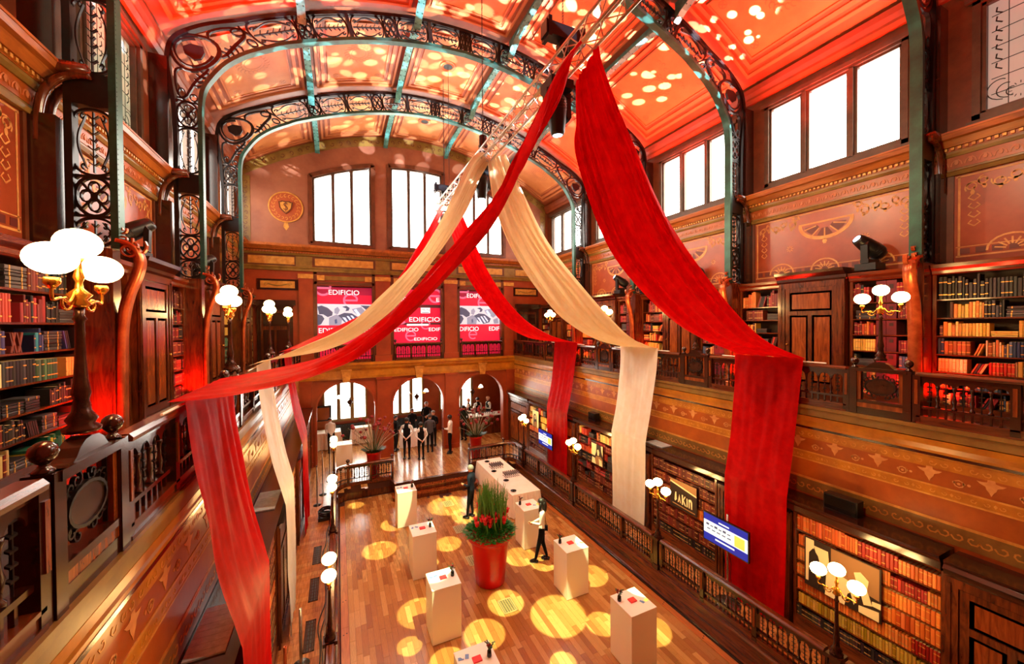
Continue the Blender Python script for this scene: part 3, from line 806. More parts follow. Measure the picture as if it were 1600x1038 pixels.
def make_rib(yc):
    t = thing('arch_rib', '', 'arch', (CX0, yc, 7.5), 'iron arch ribs carrying the vault')
    for sg in (-1, 1):
        key = sg
        if key not in protos:
            fn = mapper(sg, yc); pr = []
            for nm, Ls, dep, mt in (('inner_chord', IN, .085, 'iron_green'), ('outer_chord', OUT, .07, 'iron')):
                mb = MB(); n = len(Ls); vs = []
                for i, (a, b) in enumerate(Ls):
                    p0, p1 = Ls[max(i-1, 0)], Ls[min(i+1, n-1)]
                    tx, tz = p1[0]-p0[0], p1[1]-p0[1]; l = math.hypot(tx, tz); nx, nz = tz/l*.04, -tx/l*.04
                    for (q, yy) in ((-1, -dep), (1, -dep), (1, dep), (-1, dep)): vs.append((SX(sg, a+q*nx), yc+yy, b+q*nz))
                mb.add(vs, [(4*i+k, 4*i+(k+1) % 4, 4*i+4+(k+1) % 4, 4*i+4+k) for i in range(n-1) for k in range(4)]+[(0, 1, 2, 3)], 0)
                if nm == 'inner_chord':
                    vs = []
                    for i, (a, b) in enumerate(Ls): vs += [(SX(sg, a-.035), yc-.02, b-.02*(a < 5)), (SX(sg, a-.035), yc+.02, b-.02*(a < 5)), (SX(sg, a), yc+.02, b+.0), (SX(sg, a), yc-.02, b)]
                    mb.add(vs, [(4*i+k, 4*i+(k+1) % 4, 4*i+4+(k+1) % 4, 4*i+4+k) for i in range(n-1) for k in range(4)], 1)
                    for i in range(2, n-1, 1):
                        for fr in (0, .5):
                            a = Ls[i][0]*(1-fr)+Ls[i+1 if i+1 < n else i][0]*fr; b = Ls[i][1]*(1-fr)+Ls[i+1 if i+1 < n else i][1]*fr
                            mb.lathe([(.014, 0), (.007, .014)], (SX(sg, a-.03), yc-.06, b), 5, 0, Vector((-sg, 0, -.01)))
                pr.append((nm, mb.mesh(nm, [mt, 'steel'], Vector((CX0, yc, 7.5)))))
            for kind, s0, s1 in sA+sB+sC+sD:
                mb = MB()
                if kind == 's': unit_scroll(mb, fn, s0, s1); nm = 'scroll_panel'
                elif kind == 'r': unit_ring(mb, fn, s0, s1); nm = 'quatrefoil_ring'
                elif kind == 'c': unit_corner(mb, fn, s0, s1); nm = 'corner_wreath'
                else:
                    mb.prism([(s0, 0), (s1, 0), (s1, 1), (s0, 1)], fn, -.07, .07); nm = 'strap_seat'
                pr.append((nm, mb.mesh(nm, ['iron'], Vector((CX0, yc, 7.5)))))
            protos[key] = pr
        for nm, me in protos[key]: inst(nm, me, t, (CX0, yc, 7.5))
        # scrolled console and copper pilaster below the pillar
        mb = MB()
        pts = [(6.1, 7.62), (5.97, 7.58), (5.89, 7.48), (5.86, 7.34), (5.9, 7.14), (5.98, 6.9), (6.04, 6.6), (6.07, 6.2), (6.08, 5.4), (6.08, 4.86)]
        mb.ribbon(dense(pts, 5), .05, lambda a, b, tt: (SX(sg, a), yc+tt, b), -.09, .09)
        mb.ribbon(dense(pts, 5), .09, lambda a, b, tt: (SX(sg, a+.03), yc+tt, b), -.03, .03)
        mb.build('copper_bracket', 'copper', t, True)
        mb = MB()
        for k in range(3):
            mb.ribbon(scroll(5.98+.05*k, 7.5+.14*k, .11-.02*k, PI*.9, 1.3, 18, .1), .02, lambda a, b, tt: (SX(sg, a), yc+tt, b), -.07+.03*k, -.02+.03*k)
        mb.ribbon(scroll(5.95, 7.56, .14, PI*.8, 1.2, 18, .15), .022, lambda a, b, tt: (SX(sg, a), yc+tt, b), .02, .08)
        mb.build('scroll_console', 'copper', t)
        mb = MB(); sbox(mb, sg, 6.12, 6.9, yc-.1, yc+.1, 4.86, 7.5); mb.build('pilaster', 'mahogany', t)
        mb = MB(); sbox(mb, sg, 6.62, 6.92, yc-.14, yc+.14, 7.52, 9.14); sbox(mb, sg, 6.64, 6.96, yc-.12, yc+.12, 9.86, 12.2)
        mb.build('wall_pier', 'dark_wood', t)
        mb = MB(); pts = [(6.8, 8.8), (6.79, 9.15), (6.74, 9.42), (6.63, 9.6), (6.48, 9.7), (6.3, 9.73)]
        for q in (-.1, .1): mb.tube([(SX(sg, a), yc+q, b) for a, b in dense(pts, 4)], .05, 8)
        mb.box(*sorted((SX(sg, 6.32), SX(sg, 6.9))), yc-.16, yc+.16, 9.72, 9.84)
        mb.build('cornice_console', 'mahogany', t, True)
    return t
RN = ['behind the viewer beside the near end', 'first before the viewer from the near end', 'second from the near end of the hall', 'third from the near end of the hall', 'last one before the three arched end windows']
for i, y in enumerate(PYS[:5]):
    r = make_rib(y); r['label'] = 'dark iron scrollwork arch rib, '+RN[i]

# ---- far end wall
YE = 18.1
def rect(mb, x0, x1, z0, z1, y0=YE, y1=YE+.35, mi=0): mb.box(CX0+x0, CX0+x1, y0, y1, z0, z1, mi)
mb = MB()
xs = [(-4.26, -1.94), (-1.16, 1.16), (1.94, 4.26)]
def arch_region(mb, x0, x1, z0, ztop, cx, hw, zs, y0, y1, mi=0, n=14):
    """wall piece between x0..x1 from zs to ztop with an arched cut"""
    arc = [(cx-hw*cos(PI*i/n), zs+hw*sin(PI*i/n)) for i in range(n+1)]
    f = lambda a, b, t: (CX0+a, t, b)
    for i in range(n):
        (a0, b0), (a1, b1) = arc[i], arc[i+1]
        mb.prism([(a0, b0), (a1, b1), (a1, ztop), (a0, ztop)], f, y0, y1, mi)
HW = 1.17; ZS = 2.83
lo = MB()
for x0, x1 in ((-8, -3.1-HW), (-3.1+HW, -HW), (HW, 3.1-HW), (3.1+HW, 8)): rect(lo, x0, x1, .4, ZS)
prev = -8
for c in (-3.1, 0, 3.1):
    rect(lo, prev, c-HW, ZS, 4.62); arch_region(lo, 0, 0, 0, 4.62, c, HW, ZS, YE, YE+.35); prev = c+HW
rect(lo, prev, 8, ZS, 4.62)
wf = struct(lo, 'wall_far', 'red_plaster')
mb = MB()
for c in (-3.1, 0, 3.1):
    arc = [(c-(HW+.03)*cos(PI*i/20), ZS+(HW+.03)*sin(PI*i/20)) for i in range(21)]
    mb.ribbon([(c-HW-.03, .5)]+arc+[(c+HW+.03, .5)], .09, lambda a, b, t: (CX0+a, t, b), YE-.05, YE)
mb.build('arch_moulding', 'red_plaster', wf)
mb = MB()
for c in (-4.75, -1.55, 1.55, 4.75):
    rect(mb, c-.3, c+.3, .5, 4.1, YE-.07, YE); rect(mb, c-.34, c+.34, .5, .72, YE-.1, YE); rect(mb, c-.34, c+.34, 4.04, 4.14, YE-.11, YE)
mb.build('arcade_pilaster', 'red_plaster', wf)
mb = MB()
mb.prism([(YE, 4.12), (YE-.1, 4.14), (YE-.12, 4.24), (YE-.12, 4.5), (YE-.22, 4.6), (YE-.26, 4.72), (YE-.3, 4.74), (YE-.3, 4.85), (YE, 4.85)], lambda a, b, t: (t, a, b), CX0-4.9, CX0+4.9, 0)
rect(mb, -8, 8, 4.62, 4.85, YE, YE+.4, 0)
mb.build('balcony_cornice', 'ochre', wf)
mb = MB()
for c in (-3.1, 0, 3.1):
    mb.prism([(c-.13, 4.0), (c+.13, 4.0), (c+.19, 4.5), (c-.19, 4.5)], lambda a, b, t: (CX0+a, t, b), YE-.2, YE-.08)
    rect(mb, c-.22, c+.22, 4.5, 4.56, YE-.24, YE-.08)
mb.build('keystone', 'gilt', wf)
# gallery-level wall with three openings
mb = MB()
zt = 8.16
for x0, x1 in ((-7, -4.3), (-1.9, -1.2), (1.2, 1.9), (4.3, 7)): rect(mb, x0, x1, 4.85, zt)
rect(mb, -7, 7, zt, 8.8)
mb.build('gallery_wall', 'red_plaster', wf)
mb = MB()
for c in (-3.1, 0, 3.1):
    for s in (-1, 1): rect(mb, c+s*1.16-.07, c+s*1.16+.07, 4.85, 8.72, YE-.03, YE+.3)
    rect(mb, c-1.2, c+1.2, 8.2, 8.32, YE-.03, YE+.1); rect(mb, c-1.2, c+1.2, 8.62, 8.74, YE-.03, YE+.1)
mb.build('opening_frame', 'brown_mould', wf)
mb = MB()
for c in (-3.1, 0, 3.1):
    rect(mb, c-1.08, c-.8, 8.37, 8.58, YE-.05, YE, 0); rect(mb, c+.8, c+1.08, 8.37, 8.58, YE-.05, YE, 0); rect(mb, c-.78, c+.78, 8.39, 8.56, YE-.04, YE, 1)
mb.build('gilt_panel', ['gilt', 'ochre_grey'], wf)
mb = MB()
for c in (-1.55, 1.55, -4.6, 4.6):
    w_ = .31 if abs(c) < 2 else .26
    rect(mb, c-w_, c+w_, 4.95, 8.55, YE-.08, YE); rect(mb, c-w_-.05, c+w_+.05, 4.85, 5.12, YE-.12, YE)
mb.build('pilaster', 'red_plaster', wf)
mb = MB()
for c in (-1.55, 1.55, -4.6, 4.6):
    w_ = .31 if abs(c) < 2 else .26
    rect(mb, c-w_-.02, c+w_+.02, 8.42, 8.6, YE-.11, YE)
mb.build('pilaster_capital', 'gilt', wf)
mb = MB()
for s in (-1, 1):
    c = s*5.6
    rect(mb, c-.72, c+.72, 7.92, 8.36, YE-.03, YE, 0); rect(mb, c-.6, c+.6, 8.0, 8.28, YE-.05, YE, 1)
    f = lambda a, b, t: (CX0+a, YE-.05-t, b)
    mb.ribbon([(c-.35+.7*i/10, 8.17-.08*sin(PI*i/10)) for i in range(11)], .04, f, 0, .012, 2)
    for q in (-1, 1): mb.ribbon(scroll(c+q*.42, 8.15, .07, 0, 1, 10, .2, q), .02, f, 0, .012, 2)
mb.build('gilt_plaque', ['dark_wood', 'gilt', 'ochre_grey'], wf)
# entablature and cornice of the end wall
mb = MB()
P = lambda *p: list(p)
for prof, mi in ((P((YE+.3, 8.72), (YE-.06, 8.72), (YE-.08, 8.8), (YE-.12, 8.86), (YE-.12, 8.9), (YE+.3, 8.9)), 0),
                 (P((YE+.3, 8.9), (YE-.05, 8.9), (YE-.05, 9.34), (YE+.3, 9.34)), 3),
                 (P((YE+.3, 9.34), (YE-.1, 9.34), (YE-.16, 9.42), (YE+.3, 9.42)), 0),
                 (P((YE+.3, 9.5), (YE-.22, 9.52), (YE-.3, 9.6), (YE-.36, 9.66), (YE-.36, 9.76), (YE+.3, 9.84)), 2),
                 (P((YE+.3, 9.42), (YE-.15, 9.42), (YE-.15, 9.5), (YE+.3, 9.5)), 1)):
    mb.prism(prof, lambda a, b, t: (t, a, b), CX0-6.9, CX0+6.9, mi)
for c in (-4.65, -1.55, 1.55, 4.65):
    rect(mb, c-.3, c+.3, 8.92, 9.32, YE-.075, YE, 0)
mb.build('entablature', ['ochre_grey', 'terra', 'orange_wood', 'brown_mould'], wf)
mb = MB()
for a, b in ((-6.6, -5.0), (-4.25, -1.95), (-1.15, 1.15), (1.95, 4.25), (5.0, 6.6)):
    rect(mb, a, b, 8.97, 9.27, YE-.06, YE)
    n = int((b-a)/.16)
    for k in range(n):
        x = a+.08+k*(b-a-.1)/n
        mb.ribbon([(x, 9.03), (x+.06, 9.2), (x+.12, 9.03)], .02, lambda p, q, t: (CX0+p, YE-.06-t, q), 0, .01)
mb.build('gilt_frieze', 'gilt', wf)
mb = MB(); x = -6.8
while x < 6.8: rect(mb, x, x+.05, 9.43, 9.49, YE-.19, YE-.1); x += .1
o = mb.build('dentils', 'orange_wood', wf); o['kind'] = 'stuff'
# tympanum with three tall windows
def ztop(x): return 13.72-.052*x*x
mb = MB()
def tymp(x0, x1, zlow, n=6):
    for i in range(n):
        a, b = x0+(x1-x0)*i/n, x0+(x1-x0)*(i+1)/n
        la, lb = (zlow(a), zlow(b)) if callable(zlow) else (zlow, zlow)
        mb.prism([(a, la), (b, lb), (b, zc(b)+.05), (a, zc(a)+.05)], lambda p, q, t: (CX0+p, t, q), YE, YE+.35)
wx = [(-4.4, -1.92), (-1.36, 1.14), (1.92, 4.4)]
wx = [(-4.4, -1.92), (-1.25, 1.25), (1.92, 4.4)]
tymp(-6.98, wx[0][0], 9.7); tymp(wx[0][1], wx[1][0], 9.7, 2); tymp(wx[1][1], wx[2][0], 9.7, 2); tymp(wx[2][1], 6.98, 9.7)
for a, b in wx:
    rect(mb, a, b, 9.7, 9.9); tymp(a, b, ztop, 8)
mb.build('tympanum', 'rose_plaster', wf)
mb = MB()   # painted border following the vault and the corner pilaster strips
ds = [-6.9+13.8*i/40 for i in range(41)]
mb.prism([(d, zc(d)-.02) for d in ds]+[(d, zc(d)-.42) for d in ds[::-1]], lambda a, b, t: (CX0+a, t, b), YE-.02, YE)
for s in (-1, 1): rect(mb, *sorted((s*6.5, s*6.8)), 9.8, 12.4, YE-.02, YE)
mb.build('painted_border', 'ochre_grey', wf)
mb = MB(); f = lambda a, b, t: (CX0+a, YE-.02-t, b)
for k in range(44):
    d = -6.6+13.2*k/43
    mb.ribbon(scroll(d, zc(d)-.22, .1, k, .8, 8, .25), .03, f, 0, .004)
for s in (-1, 1):
    for k in range(12): mb.ribbon(scroll(s*6.65, 9.95+k*.2, .08, k, .8, 8, .25), .025, f, 0, .004)
mb.build('border_stencil', 'brown_mould', wf)
# roundel with a shield
for s in (-1, 1):
    mb = MB(); c = s*5.28; z0 = 11.3; f = lambda a, b, t: (CX0+a, YE-t, b)
    mb.prism([(c+.62*cos(2*PI*i/32), z0+.62*sin(2*PI*i/32)) for i in range(32)], f, 0, .01, 0)
    mb.ribbon([(c+.6*cos(2*PI*i/32), z0+.6*sin(2*PI*i/32)) for i in range(33)], .05, f, 0, .03, 1)
    for q in range(20):
        an = 2*PI*q/20; mb.ribbon(scroll(c+.44*cos(an), z0+.44*sin(an), .08, an, .7, 6, .2), .02, f, .01, .016, 1)
    sh = [(-.26, .22), (-.2, .2), (-.14, .25), (0, .22), (.14, .25), (.2, .2), (.26, .22), (.22, -.05), (.1, -.2), (0, -.28), (-.1, -.2), (-.22, -.05)]
    mb.prism([(c+a, z0+b) for a, b in sh], f, .01, .05, 2); mb.prism([(c+a*.8, z0+b*.8) for a, b in sh], f, .05, .06, 1)
    mb.prism([(c-.06, z0-.62), (c+.06, z0-.62), (c+.1, z0-.8), (c, z0-.95), (c-.1, z0-.8)], f, 0, .01, 1)
    rd = mb.build('shield_roundel', ['salmon_deep', 'gilt', 'brown_mould'], wf)
    ORG[rd.name] = Vector((0, 0, 0))
    text_on('S', .42, 'brown_mould', rd, (CX0+c, YE-.065, z0-.0), (PI/2, 0, 0), name='monogram')
    mb = MB(); rect(mb, c-.012, c+.012, z0-.2, z0+.2, YE-.07, YE-.06); mb.build('monogram_stroke', 'brown_mould', rd)
# end windows
for i, (a, b) in enumerate(wx):
    mb = MB(); n = 12; f = lambda p, q, t: (CX0+p, t, q)
    top = [(a+(b-a)*k/n, ztop(a+(b-a)*k/n)) for k in range(n+1)]
    mb.ribbon([(a, 9.9), (a, ztop(a))]+top+[(b, ztop(b)), (b, 9.9), (a, 9.9)], .17, f, YE-.05, YE+.25)
    mb.ribbon([(a+.1, 9.98), (a+.1, ztop(a)-.1)]+[(p, q-.1) for p, q in top[1:-1]]+[(b-.1, ztop(b)-.1), (b-.1, 9.98), (a+.1, 9.98)], .13, f, YE+.02, YE+.2, 1)
    wn = struct(mb, 'window_far_%d' % (i+1), ['brown_mould', 'window_frame'])
    w3 = (b-a-.28)/3
    for k in range(3):
        xa = a+.14+k*w3; xb = xa+w3
        if k:
            m2 = MB(); m2.prism([(xa-.065, 9.95), (xa+.065, 9.95), (xa+.065, ztop(xa)-.05), (xa-.065, ztop(xa)-.05)], f, YE+.0, YE+.22); m2.build('mullion', 'window_frame', wn)
        m2 = MB(); m2.prism([(xa, 9.95), (xb, 9.95), (xb, ztop(xb)-.08), (xa, ztop(xa)-.08)], f, YE+.17, YE+.18); m2.build('pane', 'pane_bright', wn)

# ---- room behind the arcade
mb = MB(); mb.box(-3.4, 10.2, 21.6, 21.8, .4, 1.62); mb.box(-3.4, 10.2, 21.6, 21.8, 4.1, 4.7)
segs = [(-.75, 1.35), (2.35, 4.3), (5.2, 7.15)]
pv = -3.4
for a, b in segs: mb.box(pv, a, 21.6, 21.8, 1.6, 4.1); pv = b
mb.box(pv, 10.2, 21.6, 21.8, 1.6, 4.1)
mb.box(-3.5, -3.3, 18.4, 21.7, .4, 4.7); mb.box(10.1, 10.3, 18.4, 21.7, .4, 4.7)
wb = struct(mb, 'wall_bay', 'salmon_deep')
mb = MB(); mb.box(-3.5, 10.3, 18.1, 21.8, 4.5, 4.7); struct(mb, 'ceiling_bay', 'ochre_grey')
for i, (a, b) in enumerate(segs):
    mb = MB()
    mb.box(a, b, 21.52, 21.6, 1.54, 1.66); mb.box(a, b, 21.52, 21.6, 4.02, 4.12); mb.box(a, a+.09, 21.5, 21.7, 1.6, 4.1); mb.box(b-.09, b, 21.5, 21.7, 1.6, 4.1)
    wn = struct(mb, 'window_bay_%d' % (i+1), 'frame_olive')
    w3 = (b-a-.18)/3
    for k in range(3):
        xa = a+.09+k*w3
        if k:
            m2 = MB(); m2.box(xa-.09, xa+.09, 21.48, 21.7, 1.6, 4.1); m2.build('mullion', 'frame_olive', wn)
        m2 = MB(); m2.box(xa, xa+w3, 21.66, 21.67, 1.64, 4.05); m2.build('pane', 'pane_bright', wn)
    mb = MB(); mb.box(a+.1, b-.1, 21.36, 21.5, .62, 1.4)
    for k in range(14): mb.box(a+.15+k*(b-a-.3)/14, a+.2+k*(b-a-.3)/14, 21.32, 21.36, .68, 1.34)
    one(mb, 'radiator', 'black', 'black ribbed radiator under the %s window of the room behind the arches' % ('left', 'middle', 'right')[i], 'radiator', 'radiators behind the arches')
# near end of the hall (behind the viewer)
mb = MB(); mb.box(-4, 11, Y0-.2, Y0, -.2, 15.2); struct(mb, 'wall_near', 'red_plaster')
# back of the gallery room beyond the far openings
mb = MB(); mb.box(-3.6, 10.4, 19.4, 19.5, 4.85, 9); mb.box(-3.6, 10.4, 18.4, 19.5, 8.9, 9); mb.box(-3.6,10.4,18.1,19.5,4.7,4.85)
struct(mb, 'wall_gallery_far', 'red_plaster')

# ================================================================== BALUSTRADES
def baluster_mesh():
    mb = MB(); mb.lathe([(.03, 0), (.03, .03), (.016, .05), (.02, .1), (.028, .16), (.016, .22), (.013, .3), (.02, .36), (.026, .38), (.026, .41)], n=7)
    return mb.mesh('baluster', ['dark_wood'], smooth=True)
BAL = baluster_mesh()
def rod_mesh():
    mb = MB(); mb.tube([(0, 0, 0), (0, 0, .4)], .007, 5)
    for k in range(5): mb.obox((0, 0, .08+k*.07), (.02, .0, .012), (0, .055, 0), (0, 0, .012))
    mb.obox((0, 0, .2), (.012, 0, 0), (0, .012, 0), (0, 0, .3))
    return mb.mesh('foliate_rod', ['iron'])
ROD = rod_mesh()
def ballpost(mb, x, y, z, s=1, mi=0):
    mb.lathe([(.075*s, 0), (.075*s, .02*s), (.045*s, .05*s), (.03*s, .07*s), (.05*s, .09*s), (.085*s, .13*s), (.1*s, .18*s), (.085*s, .235*s), (.05*s, .265*s), (.01, .28*s)], (x, y, z), 12, mi)
class Path:
    """balustrade local frame: a along, t across (thickness), z up, from P to Q"""
    def __init__(s, P, Q): s.P = Vector((*P, 0)); s.Q = Vector((*Q, 0)); s.u = (s.Q-s.P).normalized(); s.n = Vector((-s.u.y, s.u.x, 0)); s.L = (s.Q-s.P).length
    def __call__(s, a, b, t): v = s.P+s.u*a+s.n*t; return (v.x, v.y, b)
    def box(s, mb, a0, a1, t0, t1, z0, z1, mi=0): mb.prism([(a0, z0), (a1, z0), (a1, z1), (a0, z1)], s, t0, t1, mi)
def balustrade(P, Q, zf, root, n_pan, arches=4, h=.8, posts=(1, 1), medal=None):
    p = Path(P, Q); L = p.L
    ang = math.atan2(p.u.y, p.u.x)
    mb = MB()
    mb.prism([(-.07, h-.06), (-.075, h-.03), (-.05, h), (.05, h), (.075, h-.03), (.07, h-.06)], lambda a, b, t: p(t, zf+b, a), 0, L, 0)
    mb.build('handrail', 'mahogany_y', root)
    mb = MB()
    p.box(mb, 0, L, -.045, .045, zf, zf+.11, 0); p.box(mb, 0, L, -.06, .06, zf, zf+.03); p.box(mb, 0, L, -.055, .055, zf+.1, zf+.125)
    mb.build('base_board', 'mahogany_y', root)
    mb = MB(); p.box(mb, 0, L, -.03, .03, zf+.235, zf+.27); p.box(mb, 0, L, -.03, .03, zf+h-.1, zf+h-.05)
    mb.build('middle_rail', 'dark_wood', root)
    ar = MB(); pk = MB()
    pw = L/n_pan
    for k in range(n_pan+1):
        if (k == 0 and not posts[0]) or (k == n_pan and not posts[1]): continue
        a = k*pw; mb = MB(); e = .045
        p.box(mb, a-e, a+e, -.055, .055, zf, zf+h-.05); p.box(mb, a-.02, a+.02, -.065, .065, zf+.3, zf+h-.12, 1)
        mb.build('post', ['dark_wood', 'panel_wood'], root)
    for k in range(n_pan):
        a0 = k*pw+.045; w_ = (pw-.09)/arches
        for j in range(arches):
            c = a0+(j+.5)*w_; zs = zf+h-.10-.5*w_-.03; r = w_*.42
            arc = [(c-r*cos(PI*i/6), zs+r*sin(PI*i/6)) for i in range(7)]
            zt = zf+h-.09
            for i in range(6):
                (x0, y0), (x1, y1) = arc[i], arc[i+1]
                ar.prism([(x0, y0), (x1, y1), (x1, zt), (x0, zt)], p, -.015, .015)
            ar.prism([(c-w_/2, zs), (c-r, zs), (c-r, zt), (c-w_/2, zt)], p, -.015, .015); ar.prism([(c+r, zs), (c+w_/2, zs), (c+w_/2, zt), (c+r, zt)], p, -.015, .015)
            v = p(c, zf+.27, 0); sc = (zt-zf-.27)/.41
            inst('foliate_rod', ROD, root, v, (0, 0, ang+PI/2), (1, 1, (zt-.02-zf-.27)/.4))
            p.box(pk, c-.012, c+.012, -.012, .012, zf+.12, zf+.24); p.box(pk, c-w_/2-.01, c-w_/2+.01, -.012, .012, zf+.12, zf+.24)
            if j: inst('baluster', BAL, root, p(c-w_/2, zf+.27, 0), (0, 0, 0), (1, 1, (zs-zf-.25)/.41))
    ar.build('arcade', 'dark_wood', root)['kind'] = 'stuff'; pk.build('pickets', 'dark_wood', root)['kind'] = 'stuff'
def medallion(P, Q, zf, root, h=.8):
    p = Path(P, Q); L = p.L
    mb = MB()
    p.box(mb, 0, L, -.05, .05, zf, zf+.12); p.box(mb, 0, L, -.045, .045, zf+.12, zf+.2, 1); p.box(mb, 0, L, -.055, .055, zf+.2, zf+.25)
    for a in (0, L): p.box(mb, a-.05, a+.05, -.065, .065, zf, zf+h)
    p.box(mb, 0, L, -.075, .075, zf+h-.06, zf+h); p.box(mb, .05, .1, -.04, .04, zf+.25, zf+h-.06, 1); p.box(mb, L-.1, L-.05, -.04, .04, zf+.25, zf+h-.06, 1)
    mb.build('panel_frame', ['dark_wood', 'panel_wood'], root)
    mb = MB(); c = L/2; zc_ = zf+.49
    poly = [(c+.2*cos(2*PI*i/20), zc_+.13*sin(2*PI*i/20)) for i in range(20)]
    mb.prism(poly, p, -.02, .02, 1)
    mb.ribbon(poly+[poly[0]], .02, p, -.03, .03)
    for s in (-1, 1):
        for t in (-1, 1):
            for q in range(3):
                mb.ribbon(scroll(c+s*(.2-.06*q), zc_+t*(.1+.035*q), .055, q+s, 1.1, 10, .2, s*t), .012, p, -.012, .012)
        mb.ribbon([(c+s*.24, zf+.26), (c+s*.24, zf+h-.07)], .012, p, -.012, .012)
        mb.ribbon(scroll(c+s*.23, zc_, .05, 0, 1, 10, .2, s), .012, p, -.012, .012)
    mb.build('scroll_medallion', ['iron', 'bronze'], root)
    mb = MB(); mb.prism([(c-.2, zf+h), (c+.22, zf+h), (c+.17, zf+h+.02), (c+.13, zf+h+.07), (c+.07, zf+h+.105), (c, zf+h+.115), (c-.07, zf+h+.105), (c-.13, zf+h+.07), (c-.17, zf+h+.02)], p, -.05, .05)
    mb.build('cresting', 'dark_wood', root)
    for a, nm in ((0, 'ball_finial'), (L, 'ball_finial')):
        mb = MB(); v = p(a, 0, 0); ballpost(mb, v[0], v[1], zf+h, .62); mb.build(nm, 'dark_wood', root, True)

SIDE = {-1: 'left', 1: 'right'}; ORD = ['', 'first', 'second', 'third', 'fourth']
BAYN = ['nearest', 'second', 'third', 'fourth', 'farthest']
for sg in (-1, 1):
    x = SX(sg, 4.87); zf = 4.86
    for i in range(5):
        ya = PYS[i]+.455; yb = PYS[i+1]-(.455 if i < 4 else .2)
        if i == 0: ya = -.05
        root = thing('gallery_balustrade', 'dark carved wooden gallery railing along the %s side, %s bay from the near end' % (SIDE[sg], BAYN[i]), 'balustrade', (x, ya, zf), 'gallery balustrades')
        balustrade((x, ya), (x, yb), zf, root, 3, 4 if i else 5, posts=(1, 1))
        if i:
            y = PYS[i]
            r2 = thing('medallion_panel', 'medallion railing block with ball finials, %s gallery, %s from the near end' % (SIDE[sg], ORD[i]), 'balustrade', (x, y, zf), 'medallion blocks of the gallery railing')
            medallion((x, y-.35), (x, y+.35), zf, r2)
    x = SX(sg, 3.58); zf = .53
    for i in range(4):
        ya = PYS[i]+.14; yb = PYS[i+1]-.14
        if sg < 0 or i or True:
            root = thing('aisle_balustrade', 'low dark carved wooden railing beside the %s aisle, %s section from the near end' % (SIDE[sg], BAYN[i]), 'balustrade', (x, ya, zf), 'aisle balustrades')
            balustrade((x, ya), (x, yb), zf, root, 3, 6, h=.77, posts=(1, 1))
# curved ends and stage-edge railings
for sg in (-1, 1):
    x = SX(sg, 3.58)
    root = thing('stage_balustrade', 'dark carved railing curving from the %s aisle to the stage steps' % SIDE[sg], 'balustrade', (x, 14.36, .512), 'stage railings')
    balustrade((x, 14.46), (x, 14.95), .53, root, 1, 3, h=.77, posts=(0, 0))
    pts = [(SX(sg, 3.58-.45*(1-cos(a))), 14.95+.45*sin(a)) for a in [PI/2*k/4 for k in range(5)]]
    for k in range(4): balustrade(pts[k], pts[k+1], .512, root, 1, 1, h=.79, posts=(0, 0))
    balustrade(pts[-1], (SX(sg, 1.56), 15.4), .512, root, 2, 4, h=.79, posts=(1, 1))
    mb = MB(); ballpost(mb, pts[-1][0], pts[-1][1], 1.3, .7); ballpost(mb, SX(sg, 1.56), 15.4, 1.3, .6); mb.build('ball_finial', 'dark_wood', root, True)
# railings in the three far gallery openings
for c, nm in ((-3.1, 'left'), (0, 'middle'), (3.1, 'right')):
    root = thing('opening_balustrade', 'dark wooden railing below the %s projection screen of the end wall' % nm, 'balustrade', (CX0+c, YE-.1, 4.86), 'railings below the screens')
    balustrade((CX0+c-1.05, YE-.1), (CX0+c+1.05, YE-.1), 4.86, root, 3, 3, h=.78, posts=(1, 1))
    mb = MB(); ballpost(mb, CX0+c-1.05, YE-.1, 5.64, .6); ballpost(mb, CX0+c+1.05, YE-.1, 5.64, .6); mb.build('ball_finial', 'dark_wood', root, True)

# ================================================================== LAMPS
def cat(P, k=8):
    o = []
    n = len(P)
    for i in range(n-1):
        p0, p1, p2, p3 = P[max(i-1, 0)], P[i], P[i+1], P[min(i+2, n-1)]
        for q in range(k):
            t = q/k
            o.append(.5*((2*p1)+(-p0+p2)*t+(2*p0-5*p1+4*p2-p3)*t*t+(-p0+3*p1-3*p2+p3)*t**3))
    o.append(P[-1]); return o
def lamp(x, y, zb, label, group, pole, s=1.0, light=28):
    t = thing('globe_lamp', label, 'lamp', (x, y, zb), group)
    H = pole
    mb = MB(); mb.lathe([(.085*s, 0), (.09*s, .025), (.06*s, .05), (.075*s, .08), (.045*s, .13), (.036*s, .2), (.046*s, .24), (.034*s, .32), (.027*s, .5*H), (.021*s, .76*H), (.034*s, .78*H), (.021*s, .81*H), (.023*s, .86*H)], (x, y, zb), 24); mb.build('pole', 'bronze', t, True)
    mb = MB(); zt = zb+.86*H
    mb.lathe([(.03*s, 0), (.055*s, .02), (.035*s, .05), (.06*s, .08), (.02*s, .12), (.016*s, .16), (.028*s, .19), (.018*s, .23), (.014*s, .28), (.03*s, .31)], (x, y, zt), 16)
    mb.build('crown', 'brass', t, True)
    g = [(0, .30*s+.1, .135*s)]
    for sd in (-1, 1):
        mb = MB(); e = .25*s
        pts = [(x, y+sd*.04, zt+.1), (x, y+sd*.1, zt+.03), (x, y+sd*.18, zt+.05), (x, y+sd*e, zt+.04), (x, y+sd*e, zt+.14)]
        mb.tube(cat(list(map(Vector, pts)), 4), .009*s, 7)
        mb.ribbon(scroll(y+sd*.13, zt+.03, .06*s, PI if sd > 0 else 0, 1, 12, .2, sd), .012, lambda a, b, q: (x+q, a, b), -.006, .006)
        mb.lathe([(.014, .1), (.036*s, .13), (.034*s, .16)], (x, y+sd*e, zt), 12)
        mb.build('arm', 'brass', t, True)
    for sd, dz in ((0, .40*s), (-1, .27*s), (1, .27*s)):
        mb = MB(); mb.ball((x, y+sd*.25*s, zt+dz), .1*s, 18, 12, 0, (1.1, 1.1, .9)); mb.build('globe', 'globe', t, True)
    return t
